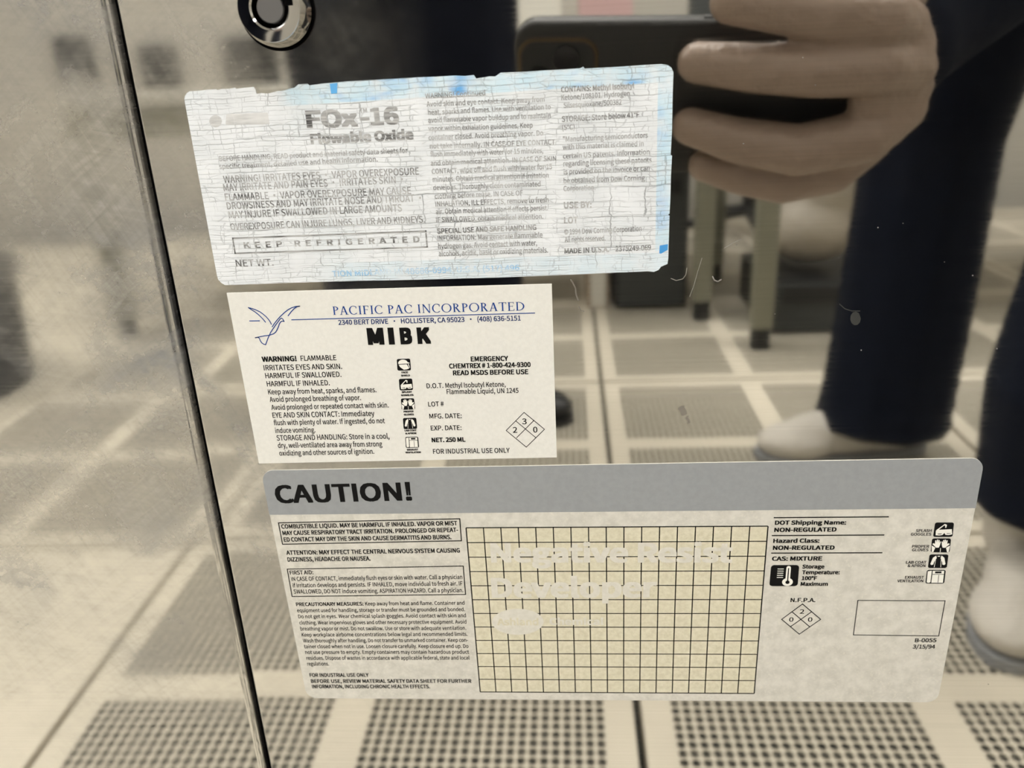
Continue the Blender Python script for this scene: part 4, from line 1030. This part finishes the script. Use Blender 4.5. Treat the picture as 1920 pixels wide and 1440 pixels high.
def pc(label, c, s):
    t = thing('computer_tower', label, 'computer', (c[0], c[1], 0))
    box_obj('case', (c[0], c[1], s[2]/2 + 0.004), s, MAT['black'], t, 0.004)
    box_obj('front_panel', (c[0], c[1] + s[1]/2 + 0.004, s[2]/2 + 0.004), (s[0]*.92, 0.008, s[2]*.96), MAT['grey'], t, 0.002)
    box_obj('drive_slot', (c[0], c[1] + s[1]/2 + 0.010, s[2]*.82), (s[0]*.75, 0.004, 0.035), MAT['black'], t)
pc('black computer tower on the floor between the two table legs', (0.215, -2.17, 0), (0.19, 0.40, 0.40))
pc('low dark computer case under the green-framed table, below the pale bag', (0.60, -1.90, 0), (0.26, 0.34, 0.12))
def carton(label, c, s, mat, name='carton', cat='box'):
    t = thing(name, label, cat, (c[0], c[1], c[2]))
    box_obj('box_body', (c[0], c[1], c[2] + s[2]/2), s, mat, t, 0.003)
    box_obj('lid', (c[0], c[1], c[2] + s[2] + 0.006), (s[0]+0.008, s[1]+0.008, 0.012), mat, t, 0.002)
    if name == 'carton': box_obj('tape', (c[0], c[1] + s[1]/2 + 0.001, c[2] + s[2]*.5), (0.04, 0.003, s[2]*.96), MAT['creamflat'], t)
carton('beige carton on the floor under the low bench', (0.075, -2.15, 0), (0.06, 0.30, 0.22), MAT['carton'])
carton('pinkish box standing on the low bench above the phone', (0.10, -2.10, 0.61), (0.13, 0.20, 0.24), MAT['pinkbox'], 'storage_box')
carton('cream box on the low bench next to the pinkish box', (-0.06, -2.10, 0.61), (0.10, 0.2, 0.22), MAT['creamflat'], 'storage_box')
bag = thing('plastic_bag', 'pale stuffed plastic bag on the dark case under the green-framed table', 'bag', (0.60, -1.90, 0.13))
b = Blob(); b.ell((0.60, -1.90, 0.235), (0.125, 0.13, 0.095)); b.ell((0.625, -1.88, 0.32), (0.09, 0.10, 0.08)); b.build('bag_body', .009, MAT['bag'], bag, 4)
b = Blob(); b.limb([((0.63, -1.88, 0.385), .03), ((0.635, -1.885, 0.435), .018), ((0.64, -1.89, 0.475), .035)]); b.build('knot', .005, MAT['bag'], bag, 2)
ch = thing('office_chair', 'dark office chair pushed in behind the green-framed table', 'chair', (0.66, -2.9, 0))
bm = bmesh.new(); add_box(bm, (0.66, -2.9, 0.47), (0.46, 0.44, 0.07), .03, 4); bm_obj('seat', bm, MAT['grey'], ch, True)
bm = bmesh.new(); add_box(bm, (0.66, -3.12, 0.80), (0.42, 0.05, 0.42), .02, 4); bm_obj('backrest', bm, MAT['grey'], ch, True)
bm = bmesh.new(); add_cyl(bm, (0.66, -2.9, 0.10), (0.66, -2.9, 0.44), .025); bm_obj('post', bm, MAT['black'], ch)
box_obj('back_support', (0.66, -3.11, 0.58), (0.05, 0.02, 0.2), MAT['black'], ch)
for k in range(5):
    a = math.radians(72*k + 20); e = Vector((0.66 + .28*math.cos(a), -2.9 + .28*math.sin(a), 00.055)); bm = bmesh.new(); add_cyl(bm, (0.66, -2.9, 0.10), e, .022, .014)
    l = bm_obj('leg', bm, MAT['black'], ch); bm = bmesh.new(); add_cyl(bm, e + Vector((-.012, 0, -.047)), e + Vector((.012, 0, -.047)), .026); bm_obj('caster', bm, MAT['black'], l)

def wall_unit(label, px, z, w, h, y=YB):
    t = thing('wall_panel', label, 'panel', (px, y, z))
    box_obj('housing', (px, y + 0.02, z), (w, 0.04, h), MAT['grey'], t, 0.004)
    box_obj('face', (px, y + 0.044, z), (w*.86, 0.008, h*.86), MAT['black'], t, 0.002)
wall_unit('dark square panel low on the far wall, mirrored right of the door gap', -1.76, 0.70, 0.16, 0.17)
wall_unit('dark square panel low on the far wall, mirrored across the gap on the left panel', -2.03, 0.74, 0.15, 0.18)
wall_unit('dark panel on the far wall mirrored just under the lock', -1.36, 0.70, 0.22, 0.2)
bn = thing('waste_bin', 'low round black waste bin on the floor at the far left', 'bin', (-1.43, -1.50, 0))
bm = bmesh.new(); add_cyl(bm, (-1.43, -1.50, 0), (-1.43, -1.50, 0.27), .20, .22, 40); bm_obj('bin_body', bm, MAT['black'], bn)
bm = bmesh.new(); lathe(bm, [(.222, 0.25), (.232, 0.255), (.232, 0.280), (.215, 0.285), (.08, 0.30), (0.0, 0.302)], (-1.43, -1.50, 0), (0, 0, 1), 40); bm_obj('lid', bm, MAT['black'], bn)
